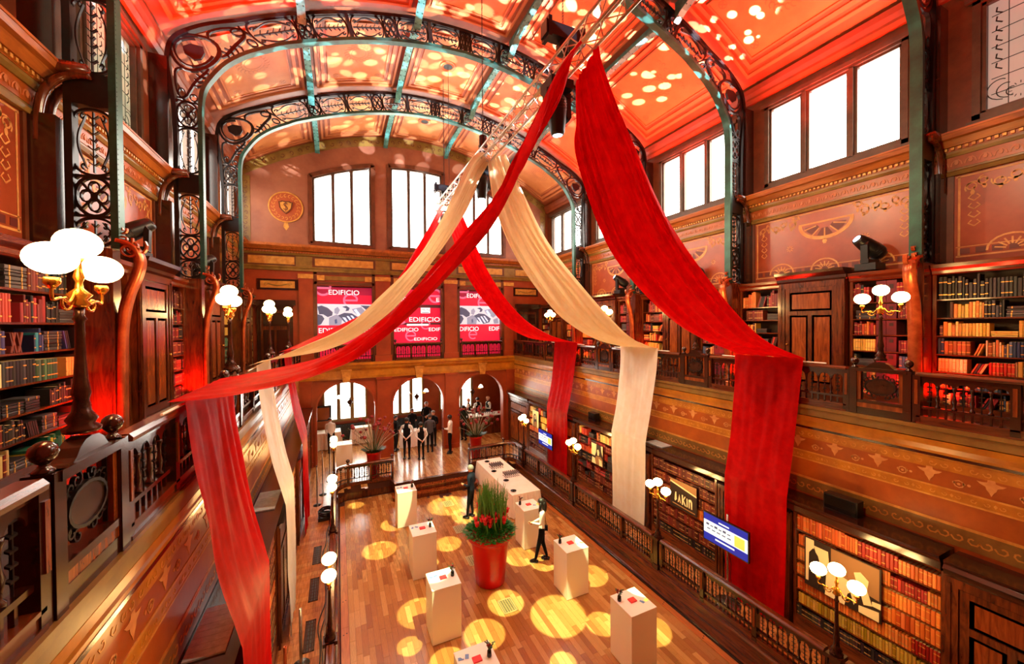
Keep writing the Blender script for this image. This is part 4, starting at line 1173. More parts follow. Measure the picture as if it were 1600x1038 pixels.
ORD = ['', 'first', 'second', 'third', 'fourth']
for sg in (-1, 1):
    for i in range(1, 5):
        lamp(SX(sg, 4.87), PYS[i], 5.8, 'three-globe brass lamp on the %s gallery railing, %s from the near end' % (SIDE[sg], ORD[i]), 'gallery railing lamps', .90)
        mb = None
        lamp(SX(sg, 3.58), PYS[i], 1.3, 'three-globe lamp on the low railing of the %s aisle, %s from the near end' % (SIDE[sg], ORD[i]), 'aisle railing lamps', 1.07)
        r = thing('newel', 'dark wooden newel carrying the aisle lamp, %s side, %s from the near end' % (SIDE[sg], ORD[i]), 'post', (SX(sg, 3.58), PYS[i], .5), 'aisle newels')
        mb = MB(); x = SX(sg, 3.58); y = PYS[i]
        mb.box(x-.08, x+.08, y-.06, y+.06, .5, 1.27); mb.box(x-.11, x+.11, y-.1, y+.1, 1.24, 1.3); mb.box(x-.1, x+.1, y-.08, y+.08, .5, .64)
        mb.build('post', 'dark_wood', r)

# ================================================================== BOOKCASES AND BOOKS
def book_unit(attr=False, bands=2):
    """unit book: x = depth (spine at x=0, facing -x), y = thickness, z = height"""
    mb = MB()
    mb.add([(.03, -.5, 0), (0, -.3, 0), (0, .3, 0), (.03, .5, 0), (1, .5, 0), (1, -.5, 0), (.03, -.5, 1), (0, -.3, 1), (0, .3, 1), (.03, .5, 1), (1, .5, 1), (1, -.5, 1)], [(5, 4, 3, 2, 1, 0), (6, 7, 8, 9, 10, 11)]+[(i, (i+1) % 6, 6+(i+1) % 6, 6+i) for i in range(6)], 0); mb.box(.04, 1.005, -.36, .36, .03, 1.004, 1)
    for z in (.18, .74)[:bands]: mb.box(-.012, .02, -.49, .49, z, z+.05, 2)
    return mb
BOOKM = book_unit().mesh('book', ['book', 'pages', 'gold_band'])
BOOKP = book_unit(bands=0).mesh('book', ['book', 'pages', 'gold_band'])
ALLBOOKS = []; ALLCASES = []
HIDE = [(95, 165, 380, 700), (1155, 1265, 300, 1000), (1410, 1450, 0, 600)]
class Books:
    """fills shelves; single books for near cases, one joined object elsewhere"""
    def __init__(s, single, where, sg, dfront): s.single = single; s.where = where; s.sg = sg; s.df = dfront; s.mb = MB()
    def put(s, *a, **k):
        y, z, th, h = a[:4]; c = Vector((SX(s.sg, s.df), y, z+h/2))-CAM; wz = c.dot(cf)
        k.setdefault('bands', True); sz_ = 0
        if wz > .3:
            u = 800+599.5*c.dot(R2)/wz; v = 515-599.5*c.dot(U2)/wz
            if 0 < u < 1600 and 0 < v < 1038 and not any(p < u < q and r_ < v < t_ for p, q, r_, t_ in HIDE): sz_ = th*h*(599.5/wz)**2*abs(c.x)/c.length
        ALLBOOKS.append((sz_ if s.sg > 0 or s.single else sz_*.5, len(ALLBOOKS), s, a, k))
    def really(s, single, y, z, th, h, dp, col, lean=0, flat=False, label=None, group=None, bands=True):
        sg = s.sg; s.single = single; xf = SX(sg, s.df)
        c = lin(col); cname = None
        if s.single:
            r = (0, 0, 0 if sg > 0 else PI)
            if flat: # lying down, spine facing out: thickness up
                rot = Euler((PI/2, 0, 0)).to_matrix(); sc = (dp, th, h)
                o = inst('book', BOOKM if bands else BOOKP, None, (xf+sg*.02, y+h/2, z+th/2), (PI/2, 0, 0 if sg > 0 else PI) if sg > 0 else (PI/2, 0, PI), sc, (*c, 1))
                if sg < 0: o.location.y = y-h/2
            else:
                o = inst('book', BOOKM if bands else BOOKP, None, (xf+sg*.02, y, z+abs(sin(lean))*th*.5), (lean, 0, 0 if sg > 0 else PI), (dp, th, h), (*c, 1))
            tag(o, label, 'book', group)
        else:
            s.mb.cur = c; n0 = len(s.mb.v)
            if flat: sbox(s.mb, sg, s.df+.02, s.df+.02+dp, y-h/2, y+h/2, z, z+th, 0)
            else:
                a, b = sorted((SX(sg, s.df+.02), SX(sg, s.df+.02+dp)))
                if lean:
                    s.mb.obox(((a+b)/2, y-sin(lean)*h/2, z+h/2*cos(lean)+abs(sin(lean))*th*.5), (b-a, 0, 0), (0, th*cos(lean), th*sin(lean)), (0, -h*sin(lean), h*cos(lean)), 0)
                else:
                    s.mb.box(a, b, y-th/2+.001, y+th/2-.001, z, z+h, 0)
                if bands:
                    for f in (.2, .75):
                        s.mb.cur = (.5, .3, .09); sbox(s.mb, sg, s.df+.016, s.df+.02, y-th/2, y+th/2, z+h*f, z+h*f+.014)
    def done(s, parent): s.parent = parent; ALLCASES.append(s)
    def finish(s):
        parent = s.parent
        if s.mb.v:
            o = s.mb.build('books', 'book_attr', parent); o['kind'] = 'stuff'
PAL = {
 'mixed': [((196, 168, 110), 'cream'), ((178, 44, 40), 'red'), ((120, 34, 30), 'dark red'), ((66, 84, 118), 'blue'), ((44, 40, 46), 'black'), ((206, 150, 70), 'tan'), ((226, 206, 150), 'pale yellow'), ((60, 92, 66), 'green'), ((150, 84, 44), 'brown'), ((214, 120, 50), 'orange')],
 'red': [((140, 26, 34), 'dark red'), ((164, 34, 36), 'red'), ((120, 24, 34), 'maroon'), ((40, 34, 40), 'black')],
 'orange': [((214, 112, 46), 'orange'), ((222, 128, 56), 'light orange'), ((196, 92, 36), 'rust'), ((168, 40, 24), 'red-brown')],
 'yellow': [((236, 200, 110), 'yellow'), ((226, 180, 80), 'gold'), ((230, 140, 60), 'orange'), ((190, 50, 30), 'red'), ((80, 40, 30), 'brown')],
 'black': [((34, 30, 34), 'black'), ((52, 44, 48), 'dark grey'), ((40, 34, 36), 'near-black')],
 'green': [((40, 96, 74), 'green'), ((50, 112, 84), 'green'), ((196, 168, 60), 'mustard')],
 'mustard': [((196, 160, 60), 'mustard'), ((180, 144, 52), 'mustard')],
 'blue': [((70, 70, 140), 'blue'), ((52, 62, 110), 'navy'), ((40, 130, 150), 'teal'), ((60, 40, 50), 'dark')],
 'brown': [((100, 36, 26), 'brown'), ((84, 30, 24), 'dark brown'), ((120, 46, 30), 'brown')],
}
def fill_shelf(bk, ya, yb, z, hmax, pal, shelf_name, style='mix', dp=.2):
    y = ya+.01
    rnd = random
    grp = 'books on the %s of the %s' % (shelf_name, bk.where)
    def lab(cn, st):
        return ('%s book %s on the %s, %s' % (cn, st, shelf_name, bk.where)).replace('  ', ' ')
    while y < yb-.03:
        mode = rnd.random()
        P_ = PAL[pal] if isinstance(pal, str) else PAL[rnd.choice(pal)]
        if style == 'full': mode = .1
        if mode < .62:
            n = rnd.randint(4, 10); unif = rnd.random() < .4 or style == 'full'
            h = hmax*rnd.uniform(.72, .95); th = rnd.uniform(.03, .05) ; col = rnd.choice(P_)
            for _ in range(n):
                t = th if unif else rnd.uniform(.018, .05)
                hh = h if unif else hmax*rnd.uniform(.6, .95)
                c, cn = col if unif else rnd.choice(P_)
                if y+t > yb: break
                jt = rnd.randint(-34, 22); c = tuple(min(255, max(0, q+jt+rnd.randint(-8, 8))) for q in c)
                bk.put(y+t/2, z, t, hh, dp, c, 0, False, lab(cn, 'standing upright'), grp, bands=rnd.random() < .6)
                y += t+.005
        elif mode < .78:
            L = hmax*rnd.uniform(.75, 1.1); n = rnd.randint(3, 6); zz = z
            if y+L > yb: y = yb if yb-y < .1 else y+.05; continue
            cset = rnd.choice([PAL['black'], P_])
            for _ in range(n):
                t = rnd.uniform(.025, .05)
                if zz+t > z+hmax*.95: break
                c, cn = rnd.choice(cset); jt = rnd.randint(-18, 40); c = tuple(min(255, max(0, q+jt)) for q in c); bk.put(y+L/2, zz, t-.005, L*rnd.uniform(.88, 1), dp, c, 0, True, lab(cn, 'lying in a stack'), grp); zz += t
            y += L+.01
        elif mode < .92:
            n = rnd.randint(2, 5); le = R(rnd.uniform(12, 26)); h = hmax*rnd.uniform(.6, .82); s = 1
            base = y+h*sin(le)+.02 if True else y
            if base+n*.03 > yb: y += .06; continue
            for q in range(n):
                t = rnd.uniform(.015, .03); c, cn = rnd.choice(P_)
                bk.put(base+q*.033, z, t, h, dp, c, le, False, lab(cn, 'leaning'), grp, bands=False)
            y = base+n*.035+.01
        else: y += rnd.uniform(.05, .18)

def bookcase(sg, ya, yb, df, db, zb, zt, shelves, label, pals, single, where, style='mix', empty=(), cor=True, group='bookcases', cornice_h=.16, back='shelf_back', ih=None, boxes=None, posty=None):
    t = thing('bookcase', label, 'bookcase', (SX(sg, df), (ya+yb)/2, zb), group)
    mb = MB(); w_ = .05
    sbox(mb, sg, df, db, ya, ya+w_, zb, zt); mb.build('side_panel', 'mahogany', t); mb = MB(); sbox(mb, sg, df, db, yb-w_, yb, zb, zt); mb.build('side_panel', 'mahogany', t)
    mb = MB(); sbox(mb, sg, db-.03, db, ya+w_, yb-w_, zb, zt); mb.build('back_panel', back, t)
    mb = MB(); sbox(mb, sg, df, db, ya+w_, yb-w_, zb, shelves[0]-.02); sbox(mb, sg, df-.02, df, ya, yb, zb, zb+.12); mb.build('plinth', 'mahogany_y', t)
    if cor:
        mb = MB(); sprof(mb, sg, [(df-.0, zt-.02), (df-.03, zt), (df-.04, zt+.05), (df-.09, zt+.1), (df-.1, zt+cornice_h), (db, zt+cornice_h), (db, zt-.02)], ya, yb); mb.build('cornice', 'mahogany_y', t)
    bk = Books(single, where, sg, df)
    n = len(shelves)
    for k, z in enumerate(shelves):
        mb = MB(); sbox(mb, sg, df+.01, db-.03, ya+w_, yb-w_, z-.022, z); mb.build('shelf', 'mahogany_y', t)
        top = shelves[k+1] if k+1 < n else zt
        if k in empty: continue
        hm = top-z-.03
        nm = ['bottom shelf', 'second shelf', 'third shelf', 'fourth shelf', 'fifth shelf', 'sixth shelf', 'seventh shelf', 'eighth shelf', 'ninth shelf'][k] if k < n-1 else 'top shelf'
        segs = [(ya+w_, yb-w_)]
        if posty: segs = [(ya+w_, posty[0]), (posty[1], yb-w_)] if z < posty[3] and z+hm > posty[2] else segs
        for a, b in segs: fill_shelf(bk, a, b, z, hm, pals[k % len(pals)], nm, style, min(.2, db-df-.06))
    bk.done(t)
    return t
def cabinet(sg, ya, yb, df, db, zb, zt, label, cor=.22, over=.12, knob=1, group='panelled cabinets'):
    t = thing('cabinet', label, 'cabinet', (SX(sg, df), (ya+yb)/2, zb), group)
    mb = MB(); sbox(mb, sg, df+.04, db, ya, yb, zb, zt)
    mb.build('body', 'mahogany', t)
    mb = MB(); e = .13
    sbox(mb, sg, df, df+.05, ya, ya+e, zb, zt); sbox(mb, sg, df, df+.05, yb-e, yb, zb, zt); sbox(mb, sg, df, df+.05, ya+e, yb-e, zt-.14, zt); sbox(mb, sg, df, df+.05, ya+e, yb-e, zb, zb+.1)
    sbox(mb, sg, df-.012, df, ya+.03, ya+.06, zb+.1, zt-.1); sbox(mb, sg, df-.012, df, yb-.06, yb-.03, zb+.1, zt-.1)
    mb.build('frame', 'mahogany', t)
    mb = MB(); a, b = ya+e+.01, yb-e-.01; z0, z1 = zb+.11, zt-.15; s_ = .09; zm = z1-(z1-z0)*.24; f0, f1 = df+.015, df+.055
    sbox(mb, sg, f0, f1, a, a+s_, z0, z1); sbox(mb, sg, f0, f1, b-s_, b, z0, z1)
    for za, zb_ in ((z0, z0+.12), (zm-.08, zm+.02), (z1-.09, z1)): sbox(mb, sg, f0, f1, a+s_, b-s_, za, zb_)
    m_ = (a+b)/2; sbox(mb, sg, f0, f1, m_-.04, m_+.04, z0+.12, zm-.08)
    for (p, q, u, v) in ((a+s_, b-s_, zm+.02, z1-.09), (a+s_, m_-.04, z0+.12, zm-.08), (m_+.04, b-s_, z0+.12, zm-.08)):
        sbox(mb, sg, f0+.025, f1, p, q, u, v, 1); sbox(mb, sg, f0+.012, f1, p+.045, q-.045, u+.045, v-.045, 1)
    d = mb.build('door', ['mahogany', 'panel_wood'], t)
    mb = MB(); ky = b-s_/2; mb.ball((SX(sg, df-.015), ky, (z0+zm)/2+.1), .022, 8, 6); mb.build('knob', 'brass', d, True)
    mb = MB(); o = over
    sprof(mb, sg, [(df, zt-.02), (df-.03, zt+.02), (df-.03, zt+cor*.35), (df-.07, zt+cor*.5), (df-o, zt+cor*.72), (df-o-.02, zt+cor), (db, zt+cor), (db, zt-.02)], ya-o*.3, yb+o*.3)
    mb.build('cornice', 'dark_wood', t)
    return t
USH = [4.97, 5.27, 5.55, 5.86, 6.19, 6.51, 6.84]
for sg in (-1, 1):
    for i in range(5):
        a, b = PYS[i]+.11, PYS[i+1]-(.11 if i < 4 else .26); c = (PYS[i]+PYS[i+1])/2; S = SIDE[sg]; Bn = BAYN[i]
        if i == 0 and sg < 0: continue
        whA = 'nearer case of %s %s bay' % (Bn, S); whB = 'farther case of %s %s bay' % (Bn, S)
        pA = [('red', 'mixed'), 'mixed', ('yellow', 'mixed'), 'mixed', 'mixed', ('yellow', 'red'), ('black', 'red')]
        if sg > 0 and i == 0:
            bookcase(sg, 1.55, 3.19, 6.42, 6.88, 4.86, 7.3, USH, 'mahogany bookcase with mixed books at the far right of the gallery', [('mixed', 'red'), 'mixed', ('yellow', 'mixed'), ('yellow', 'mixed'), 'yellow', ('black', 'yellow'), 'black'], True, 'rightmost gallery case')
            cabinet(sg, .8, 1.5, 6.3, 6.9, 4.86, 7.4, 'mahogany gallery cabinet beyond the rightmost bookcase')
            continue
        singA = (sg > 0 and i == 1); singB = (sg < 0 and i == 1)
        if sg > 0:
            bookcase(sg, a, c-.70, 6.42, 6.88, 4.86, 7.3, USH, 'mahogany bookcase with maroon archive boxes, right gallery, %s bay' % Bn, ['yellow', ('yellow', 'brown'), 'mixed', ('red', 'yellow'), ('orange', 'red'), 'red', 'red'], False, whA, posty=(a+.28, c-.70-.42, 0, 9))
            # maroon archive boxes in front of the shelves
            yy0, yy1 = a+.28, c-.70-.42
            for k in range(7):
                z = USH[k]; h = (USH[k+1] if k < 6 else 7.3)-z-.03
                for q in (0, 1):
                    ya_, yb_ = yy0+(yy1-yy0)*q/2, yy0+(yy1-yy0)*(q+1)/2
                    mb = MB(); sbox(mb, sg, 6.45, 6.8, ya_+.004, yb_-.004, z+.002, z+h-.01); sbox(mb, sg, 6.442, 6.45, (ya_+yb_)/2-.03, (ya_+yb_)/2+.03, z+h*.6, z+h*.8, 1)
                    one(mb, 'archive_box', ['maroon', 'shelf_back'], 'maroon archive box, %s of the pair, %s row up, right gallery, %s bay' % (('nearer', 'farther')[q], ['lowest', 'second', 'third', 'fourth', 'fifth', 'sixth', 'top'][k], Bn), 'box', 'maroon archive boxes')
            bookcase(sg, c+.70, b, 6.42, 6.88, 4.86, 7.3, USH, 'mahogany bookcase with tan and red books, right gallery, %s bay, beyond the cabinet' % Bn, [('yellow', 'mixed'), ('mixed', 'yellow'), ('yellow', 'mixed'), ('yellow', 'orange'), ('yellow', 'red'), ('orange', 'brown'), ('orange', 'red')], singA and i == 1, whB)
        else:
            if i == 1:
                pl = [('mixed', 'green'), ('black', 'brown', 'red'), ('red', 'black'), ('mixed', 'brown'), ('blue', 'brown', 'mixed'), ('red', 'black', 'yellow'), ('brown', 'black')]
                bookcase(sg, 3.9, b, 6.42, 6.88, 4.86, 7.2, USH[:6]+[6.86], 'long mahogany bookcase full of mixed books at the near left gallery', pl, True, 'near left gallery case')
            else:
                bookcase(sg, a, c-.70, 6.42, 6.88, 4.86, 7.3, USH, 'mahogany bookcase with bare shelves, left gallery, %s bay' % Bn, ['brown'], False, whA, empty=() if i == 3 else (0, 1, 2, 3, 4, 5, 6))
                bookcase(sg, c+.70, b, 6.42, 6.88, 4.86, 7.3, USH, 'mahogany bookcase with %s volumes, left gallery, %s bay' % ('dark' if i == 2 else 'green', Bn), [('brown', 'red')] if i == 2 else ['green', 'green', 'green', 'green', 'mustard', 'mustard', 'mustard'], False, whB, style='mix' if i == 2 else 'full')
        if not (sg < 0 and i == 1):
            cabinet(sg, c-.655, c+.655, 6.3, 6.9, 4.86, 7.38, 'mahogany panelled door cabinet between gallery bookcases, %s side, %s bay' % (S, Bn))
# a green-bound run of volumes near the left railing end: bookcase at bay 3
# lower storey bookcases and door cabinets
LSH = [.92, 1.16, 1.42, 1.7, 1.98, 2.26, 2.54, 2.76][:7]
for sg in (-1, 1):
    for i in range(1, 5):
        y = PYS[i]; S = SIDE[sg]
        near = sg > 0 and i == 1
        pals = {1: ['black', 'mustard', 'orange', 'orange', 'orange', 'orange', 'orange'], 2: ['black', 'brown', 'brown', ('brown', 'orange'), 'brown', 'brown', 'brown'], 3: ['brown', 'brown', 'red', 'black', 'orange', 'red', 'yellow'], 4: ['brown', 'brown', 'brown', 'orange', 'yellow', 'yellow', 'yellow']}[i]
        bookcase(sg, y-.9, y+1.12 if i < 4 else y+1.3, 4.47, 4.9, .5, 2.86, LSH, 'lower mahogany bookcase along the %s aisle, %s from the near end, %s' % (S, ORD[i], ['', 'orange bound volumes', 'dark brown volumes', 'mixed red volumes', 'yellow volumes'][i] if sg > 0 else 'brown volumes'), pals, near, '%s lower %s case' % (ORD[i], S), style='full' if i < 3 else 'mix', cor=False, group='lower bookcases')
    for i in range(0, 5):
        c = (PYS[i]+PYS[i+1])/2
        if i == 0: cabinet(sg, 1.2, 2.40, 4.42, 4.9, .5, 2.86, 'panelled mahogany door unit under the %s gallery, nearest the viewer' % S, .2, .02)
        elif i == 4: cabinet(sg, 15.62, 17.9, 4.47, 4.9, .5, 2.86, 'wide panelled cupboard below the %s gallery at the stage end' % S, .2, .06)
        else: cabinet(sg, c-.66, c+.86, 4.42, 4.9, .5, 2.82, 'panelled mahogany door unit under the %s gallery, %s bay from the near end' % (S, BAYN[i]), .02, .0)
    # continuous ledge over the bookcases
    for i in range(5):
        ya, yb = (PYS[i]-(.9 if i else 0), PYS[i]+1.15)
    mb = MB()
    sprof(mb, sg, [(4.47, 2.84), (4.44, 2.88), (4.44, 2.98), (4.40, 3.04), (4.38, 3.09), (4.9, 3.09), (4.9, 2.84)], 2.45, 15.55)
    one(mb, 'ledge_cornice', 'dark_wood', 'long dark wooden cornice ledge over the lower bookcases, %s side' % S, 'ledge', 'bookcase ledges')
ALLBOOKS.sort(key=lambda q: -q[0])
def nth(n):
    w1 = ['', 'first', 'second', 'third', 'fourth', 'fifth', 'sixth', 'seventh', 'eighth', 'ninth', 'tenth', 'eleventh', 'twelfth']
    return w1[n] if n < 13 else '%d%s' % (n, 'th' if n % 100 in (11, 12, 13) else {1: 'st', 2: 'nd', 3: 'rd'}.get(n % 10, 'th'))
rank = {}
for e in sorted(ALLBOOKS, key=lambda e: (e[3][0]*(-e[2].sg), e[3][1])):
    g = e[4]['group'] if 'group' in e[4] else e[3][9]
    rank[g] = rank.get(g, 0)+1
    lb = e[3][8] if len(e[3]) > 8 else e[4]['label']
    e[4]['_n'] = rank[g]
for q, (sz_, _, bk_, a_, k_) in enumerate(ALLBOOKS):
    n_ = k_.pop('_n'); a_ = list(a_)
    if q < 300 and sz_ > 0:
        cn, rest = a_[8].split(' book ', 1); st, sh = rest.split(' on the ', 1)
        st = {'standing upright': '', 'lying in a stack': ' lying flat', 'leaning': ' leaning'}[st]
        a_[8] = '%s book%s, %s from left, %s' % (cn, st, nth(n_), sh)
    bk_.really(q < 300 and sz_ > 0, *a_, **k_)
for bk_ in ALLCASES: bk_.finish()
# speakers on the ledge
def speaker_box(sg, y, z, d, w_, h, label):
    t = thing('loudspeaker', label, 'speaker', (SX(sg, d), y, z), 'loudspeakers')
    mb = MB(); sbox(mb, sg, d, d+.2, y-w_/2, y+w_/2, z, z+h); mb.build('cabinet', 'black', t)
    mb = MB(); sbox(mb, sg, d-.012, d, y-w_/2+.02, y+w_/2-.02, z+.02, z+h-.02)
    for k in range(8): sbox(mb, sg, d-.018, d-.012, y-w_/2+.03, y+w_/2-.03, z+.03+k*(h-.07)/8, z+.034+k*(h-.07)/8)
    mb.build('grille', 'black_gloss', t)
speaker_box(1, 3.74, 3.09, 4.6, .5, .27, 'black loudspeaker lying on the ledge above the orange books')
speaker_box(1, 11.0, 3.09, 4.6, .38, .26, 'black loudspeaker on the ledge beside the tall white drape')
for sg, y, w_ in ((-1, 5.2, .82), (-1, 8.62, .9), (1, 8.0, .6)):
    mb = MB(); n = 8
    a, b = sorted((SX(sg, 4.50), SX(sg, 4.86)))
    for k in range(n): mb.box(a, b, y-w_/2+w_*k/n+.004, y-w_/2+w_*(k+1)/n, 3.092, 3.11)
    one(mb, 'ribbed_sheet', 'grey_sheet', 'pale grey ribbed sheet lying on the %s ledge, %s' % (SIDE[sg], {5.2: 'behind the near red drape', 8.62: 'beside the white drape', 8.0: 'beside the white drape foot'}[y]), 'sheet', 'grey sheets on the ledges')

# ================================================================== DRAPES
def drape(A, B, fold, m, label, nf=7, seed=0, across=44, th=.006, name='drape', k=9, smoothk=None):
    """cloth lofted between two edge curves with running folds; fold = fold depth per station"""
    A = cat([Vector(a) for a in A], k); B = cat([Vector(b) for b in B], k)
    F = [f for f in cat([Vector((f, 0, 0)) for f in fold], k)]
    n = len(A); V = []
    for i in range(n):
        t = (A[min(i+1, n-1)]-A[max(i-1, 0)])+(B[min(i+1, n-1)]-B[max(i-1, 0)])
        w_ = (B[i]-A[i]); nn = w_.cross(t)
        nn = nn.normalized() if nn.length > 1e-6 else Vector((0, 0, 1))
        row = []
        for j in range(across+1):
            u = j/across
            ph = seed+.9*noise.noise(Vector((u*2.5, i*.05, seed)))
            am = F[i].x*(.6+.7*noise.noise(Vector((u*4, i*.08+5, seed)))+.3*sin(2*PI*u*nf*2.3+seed))
            d = am*(sin(2*PI*(nf*u+ph)))+F[i].x*.35*noise.noise(Vector((u*9, i*.22, seed+3)))
            row.append(A[i].lerp(B[i], u)+nn*d)
        V.append(row)
    mb = MB(); W = across+1
    vs = [p for row in V for p in row]
    mb.add(vs, [(i*W+j, i*W+j+1, (i+1)*W+j+1, (i+1)*W+j) for i in range(n-1) for j in range(across)])
    o = one(mb, name, m, label, 'drape', 'draped fabric panels', True)
    return o
T0 = 10.62
# right side: swags from the truss to the gallery rail, then hanging panels to the aisle
def swag(A, B, m, lab, nf, seed, f): drape(A, B, f, m, lab, nf, seed)
swag([(3.46, 5.15, 10.25), (3.5, 5.2, 9.7), (3.58, 5.22, 9.0), (4.36, 5.32, 7.62), (6.10, 5.52, 6.39), (8.22, 5.8, 5.74)],
     [(3.55, 4.65, 10.6), (3.62, 4.62, 10.2), (4.07, 4.57, 9.27), (5.01, 4.54, 7.84), (6.81, 4.46, 6.27), (8.22, 4.4, 5.74)],
     'red_silk', 'wide red fabric swag falling from the truss to the right gallery rail, nearest the viewer', 6, 1.3, [.03, .05, .09, .1, .06, .006])
swag([(3.46, 9.11, 10.6), (3.72, 9.14, 9.35), (4.38, 9.21, 8.1), (5.63, 9.35, 6.75), (7.07, 9.5, 5.99), (8.22, 9.66, 5.72)],
     [(3.75, 8.56, 10.59), (4.74, 8.47, 8.65), (5.82, 8.36, 7.39), (7.07, 8.23, 6.2), (7.8, 8.15, 5.86), (8.22, 8.1, 5.74)],
     'cream_silk', 'cream fabric swag falling from the truss to the right gallery rail', 6, 4.1, [.03, .07, .08, .06, .03, .004])
swag([(3.5, 13.45, 10.4), (4.22, 13.51, 8.5), (5.36, 13.57, 6.87), (6.74, 13.64, 5.99), (8.22, 13.7, 5.72)],
     [(3.9, 12.85, 10.4), (4.79, 12.69, 8.42), (5.94, 12.52, 6.84), (7.15, 12.34, 6.02), (8.22, 12.05, 5.73)],
     'red_silk', 'red fabric swag to the right gallery rail, farthest from the viewer', 5, 2.2, [.03, .07, .07, .04, .004])
swag([(3.22, 4.62, 10.5), (2.8, 4.6, 9.96), (2.3, 4.6, 8.77), (1.88, 4.61, 7.95), (1.08, 4.61, 6.94), (.29, 4.61, 6.2), (-.17, 4.61, 5.95), (-.77, 4.62, 5.78), (-1.47, 4.62, 5.74)],
     [(3.42, 5.2, 10.75), (3.19, 5.25, 9.9), (2.68, 5.37, 9.15), (2.2, 5.5, 8.3), (1.46, 5.66, 7.43), (.9, 5.79, 6.8), (.27, 5.94, 6.27), (-.3, 6.07, 5.97), (-1.47, 6.35, 5.74)],
     'red_silk', 'red fabric swag sweeping from the truss to the left gallery rail, nearest the viewer', 5, 3.3, [.03, .05, .08, .08, .07, .06, .04, .02, .004])
swag([(3.3, 8.9, 10.7), (2.93, 8.83, 10.36), (2.14, 8.72, 8.77), (1.35, 8.61, 7.64), (.29, 8.46, 6.53), (-.64, 8.32, 6.03), (-1.47, 8.15, 5.74)],
     [(3.5, 9.09, 10.5), (3.2, 9.12, 9.9), (2.7, 9.17, 8.93), (1.81, 9.26, 7.63), (.88, 9.36, 6.58), (-.11, 9.46, 5.97), (-1.47, 9.65, 5.72)],
     'cream_silk', 'cream fabric swag sweeping from the truss to the left gallery rail', 4, 5.3, [.03, .05, .06, .06, .05, .03, .004])
swag([(3.25, 12.88, 10.53), (2.34, 12.75, 8.92), (1.5, 12.63, 7.53), (.07, 12.42, 6.17), (-1.47, 12.0, 5.74)],
     [(3.49, 13.19, 10.3), (2.69, 13.27, 8.96), (1.92, 13.35, 7.71), (1.27, 13.42, 7.08), (-1.47, 13.7, 5.72)],
     'red_silk', 'red fabric swag to the left gallery rail, farthest from the viewer', 4, 6.3, [.03, .05, .05, .04, .004])
for sg, sets in ((1, ((4.40, 5.80, 'red_silk', 'nearest the viewer', 'red'), (8.08, 9.66, 'ivory_silk', 'the middle one', 'white'), (12.05, 13.70, 'red_silk', 'farthest from the viewer', 'red'))),
                 (-1, ((4.62, 6.35, 'red_silk', 'nearest the viewer', 'red'), (8.15, 9.65, 'ivory_silk', 'the middle one', 'white'), (12.0, 13.7, 'red_silk', 'farthest from the viewer', 'red')))):
    for q, (ya, yb, m, ln, cn) in enumerate(sets):
        d0 = 4.80
        st = [(4.74, 5.745), (4.725, 5.5), (4.66, 4.9), (4.52, 4.0), (4.355, 3.25), (4.325, 3.0), (4.32, 2.0), (4.31, 1.2), (4.30, .56)]
        if sg > 0 and q == 1: pass
        nar = [1, .98, .95, .92, .92, .92, .9, .88, .86]
        if sg < 0: nar = [1, .99, .98, .97, .95, .95, .94, .93, .92]
        yc = (ya+yb)/2; A = []; B = []
        for (d, z), nr in zip(st, nar):
            A.append((SX(sg, d), yb-(yb-ya)*nr if sg < 0 else yc-(yb-ya)/2*nr, z)); B.append((SX(sg, d), yb if sg < 0 else yc+(yb-ya)/2*nr, z))
        drape(A, B, [.002, .014, .024, .022, .012, .010, .022, .03, .035], m, 'long %s fabric panel hanging below the %s gallery rail, %s' % (cn, SIDE[sg], ln), 3, q*1.7+sg*3+9, across=40, k=7)
        mb = MB(); mb.tube([(SX(sg, 4.80), ya-.35, 5.69), (SX(sg, 4.80), yb+.35, 5.69)], .012, 6)
        one(mb, 'drape_pole', 'white', 'thin white pole along the %s rail holding the %s drape, %s' % (SIDE[sg], cn, ln), 'pole', 'drape poles')

# ================================================================== TRUSS AND STAGE LIGHTS
tr = thing('lighting_truss', 'long aluminium box truss hung below the vault along the middle of the hall', 'truss', (3.4, 3, 10.7))
xa, xb, za, zb = 3.27, 3.53, 10.56, 10.82
for x in (xa, xb):
    for z in (za, zb):
        mb = MB(); mb.tube([(x, 2.6, z), (x, 13.75, z)], .024, 8); mb.build('chord', 'alu', tr, True)
mb = MB(); y = 2.6; k = 0
while y < 13.6:
    s = k % 2
    for (p, q) in (((xa, za), (xa, zb)), ((xb, za), (xb, zb)), ((xa, zb), (xb, zb)), ((xa, za), (xb, za))):
        P0, P1 = (p, q) if s else (q, p)
        mb.tube([(P0[0], y, P0[1]), (P1[0], y+.24, P1[1])], .010, 5)
    y += .24; k += 1
o = mb.build('lattice_web', 'alu', tr); 
for yy in (2.6, 6.0, 9.05, 12.1, 13.75):
    mb = MB(); mb.box(xa-.03, xb+.03, yy-.02, yy+.02, za-.03, za+.02); mb.box(xa-.03, xb+.03, yy-.02, yy+.02, zb-.02, zb+.03); mb.build('end_plate', 'alu', tr)
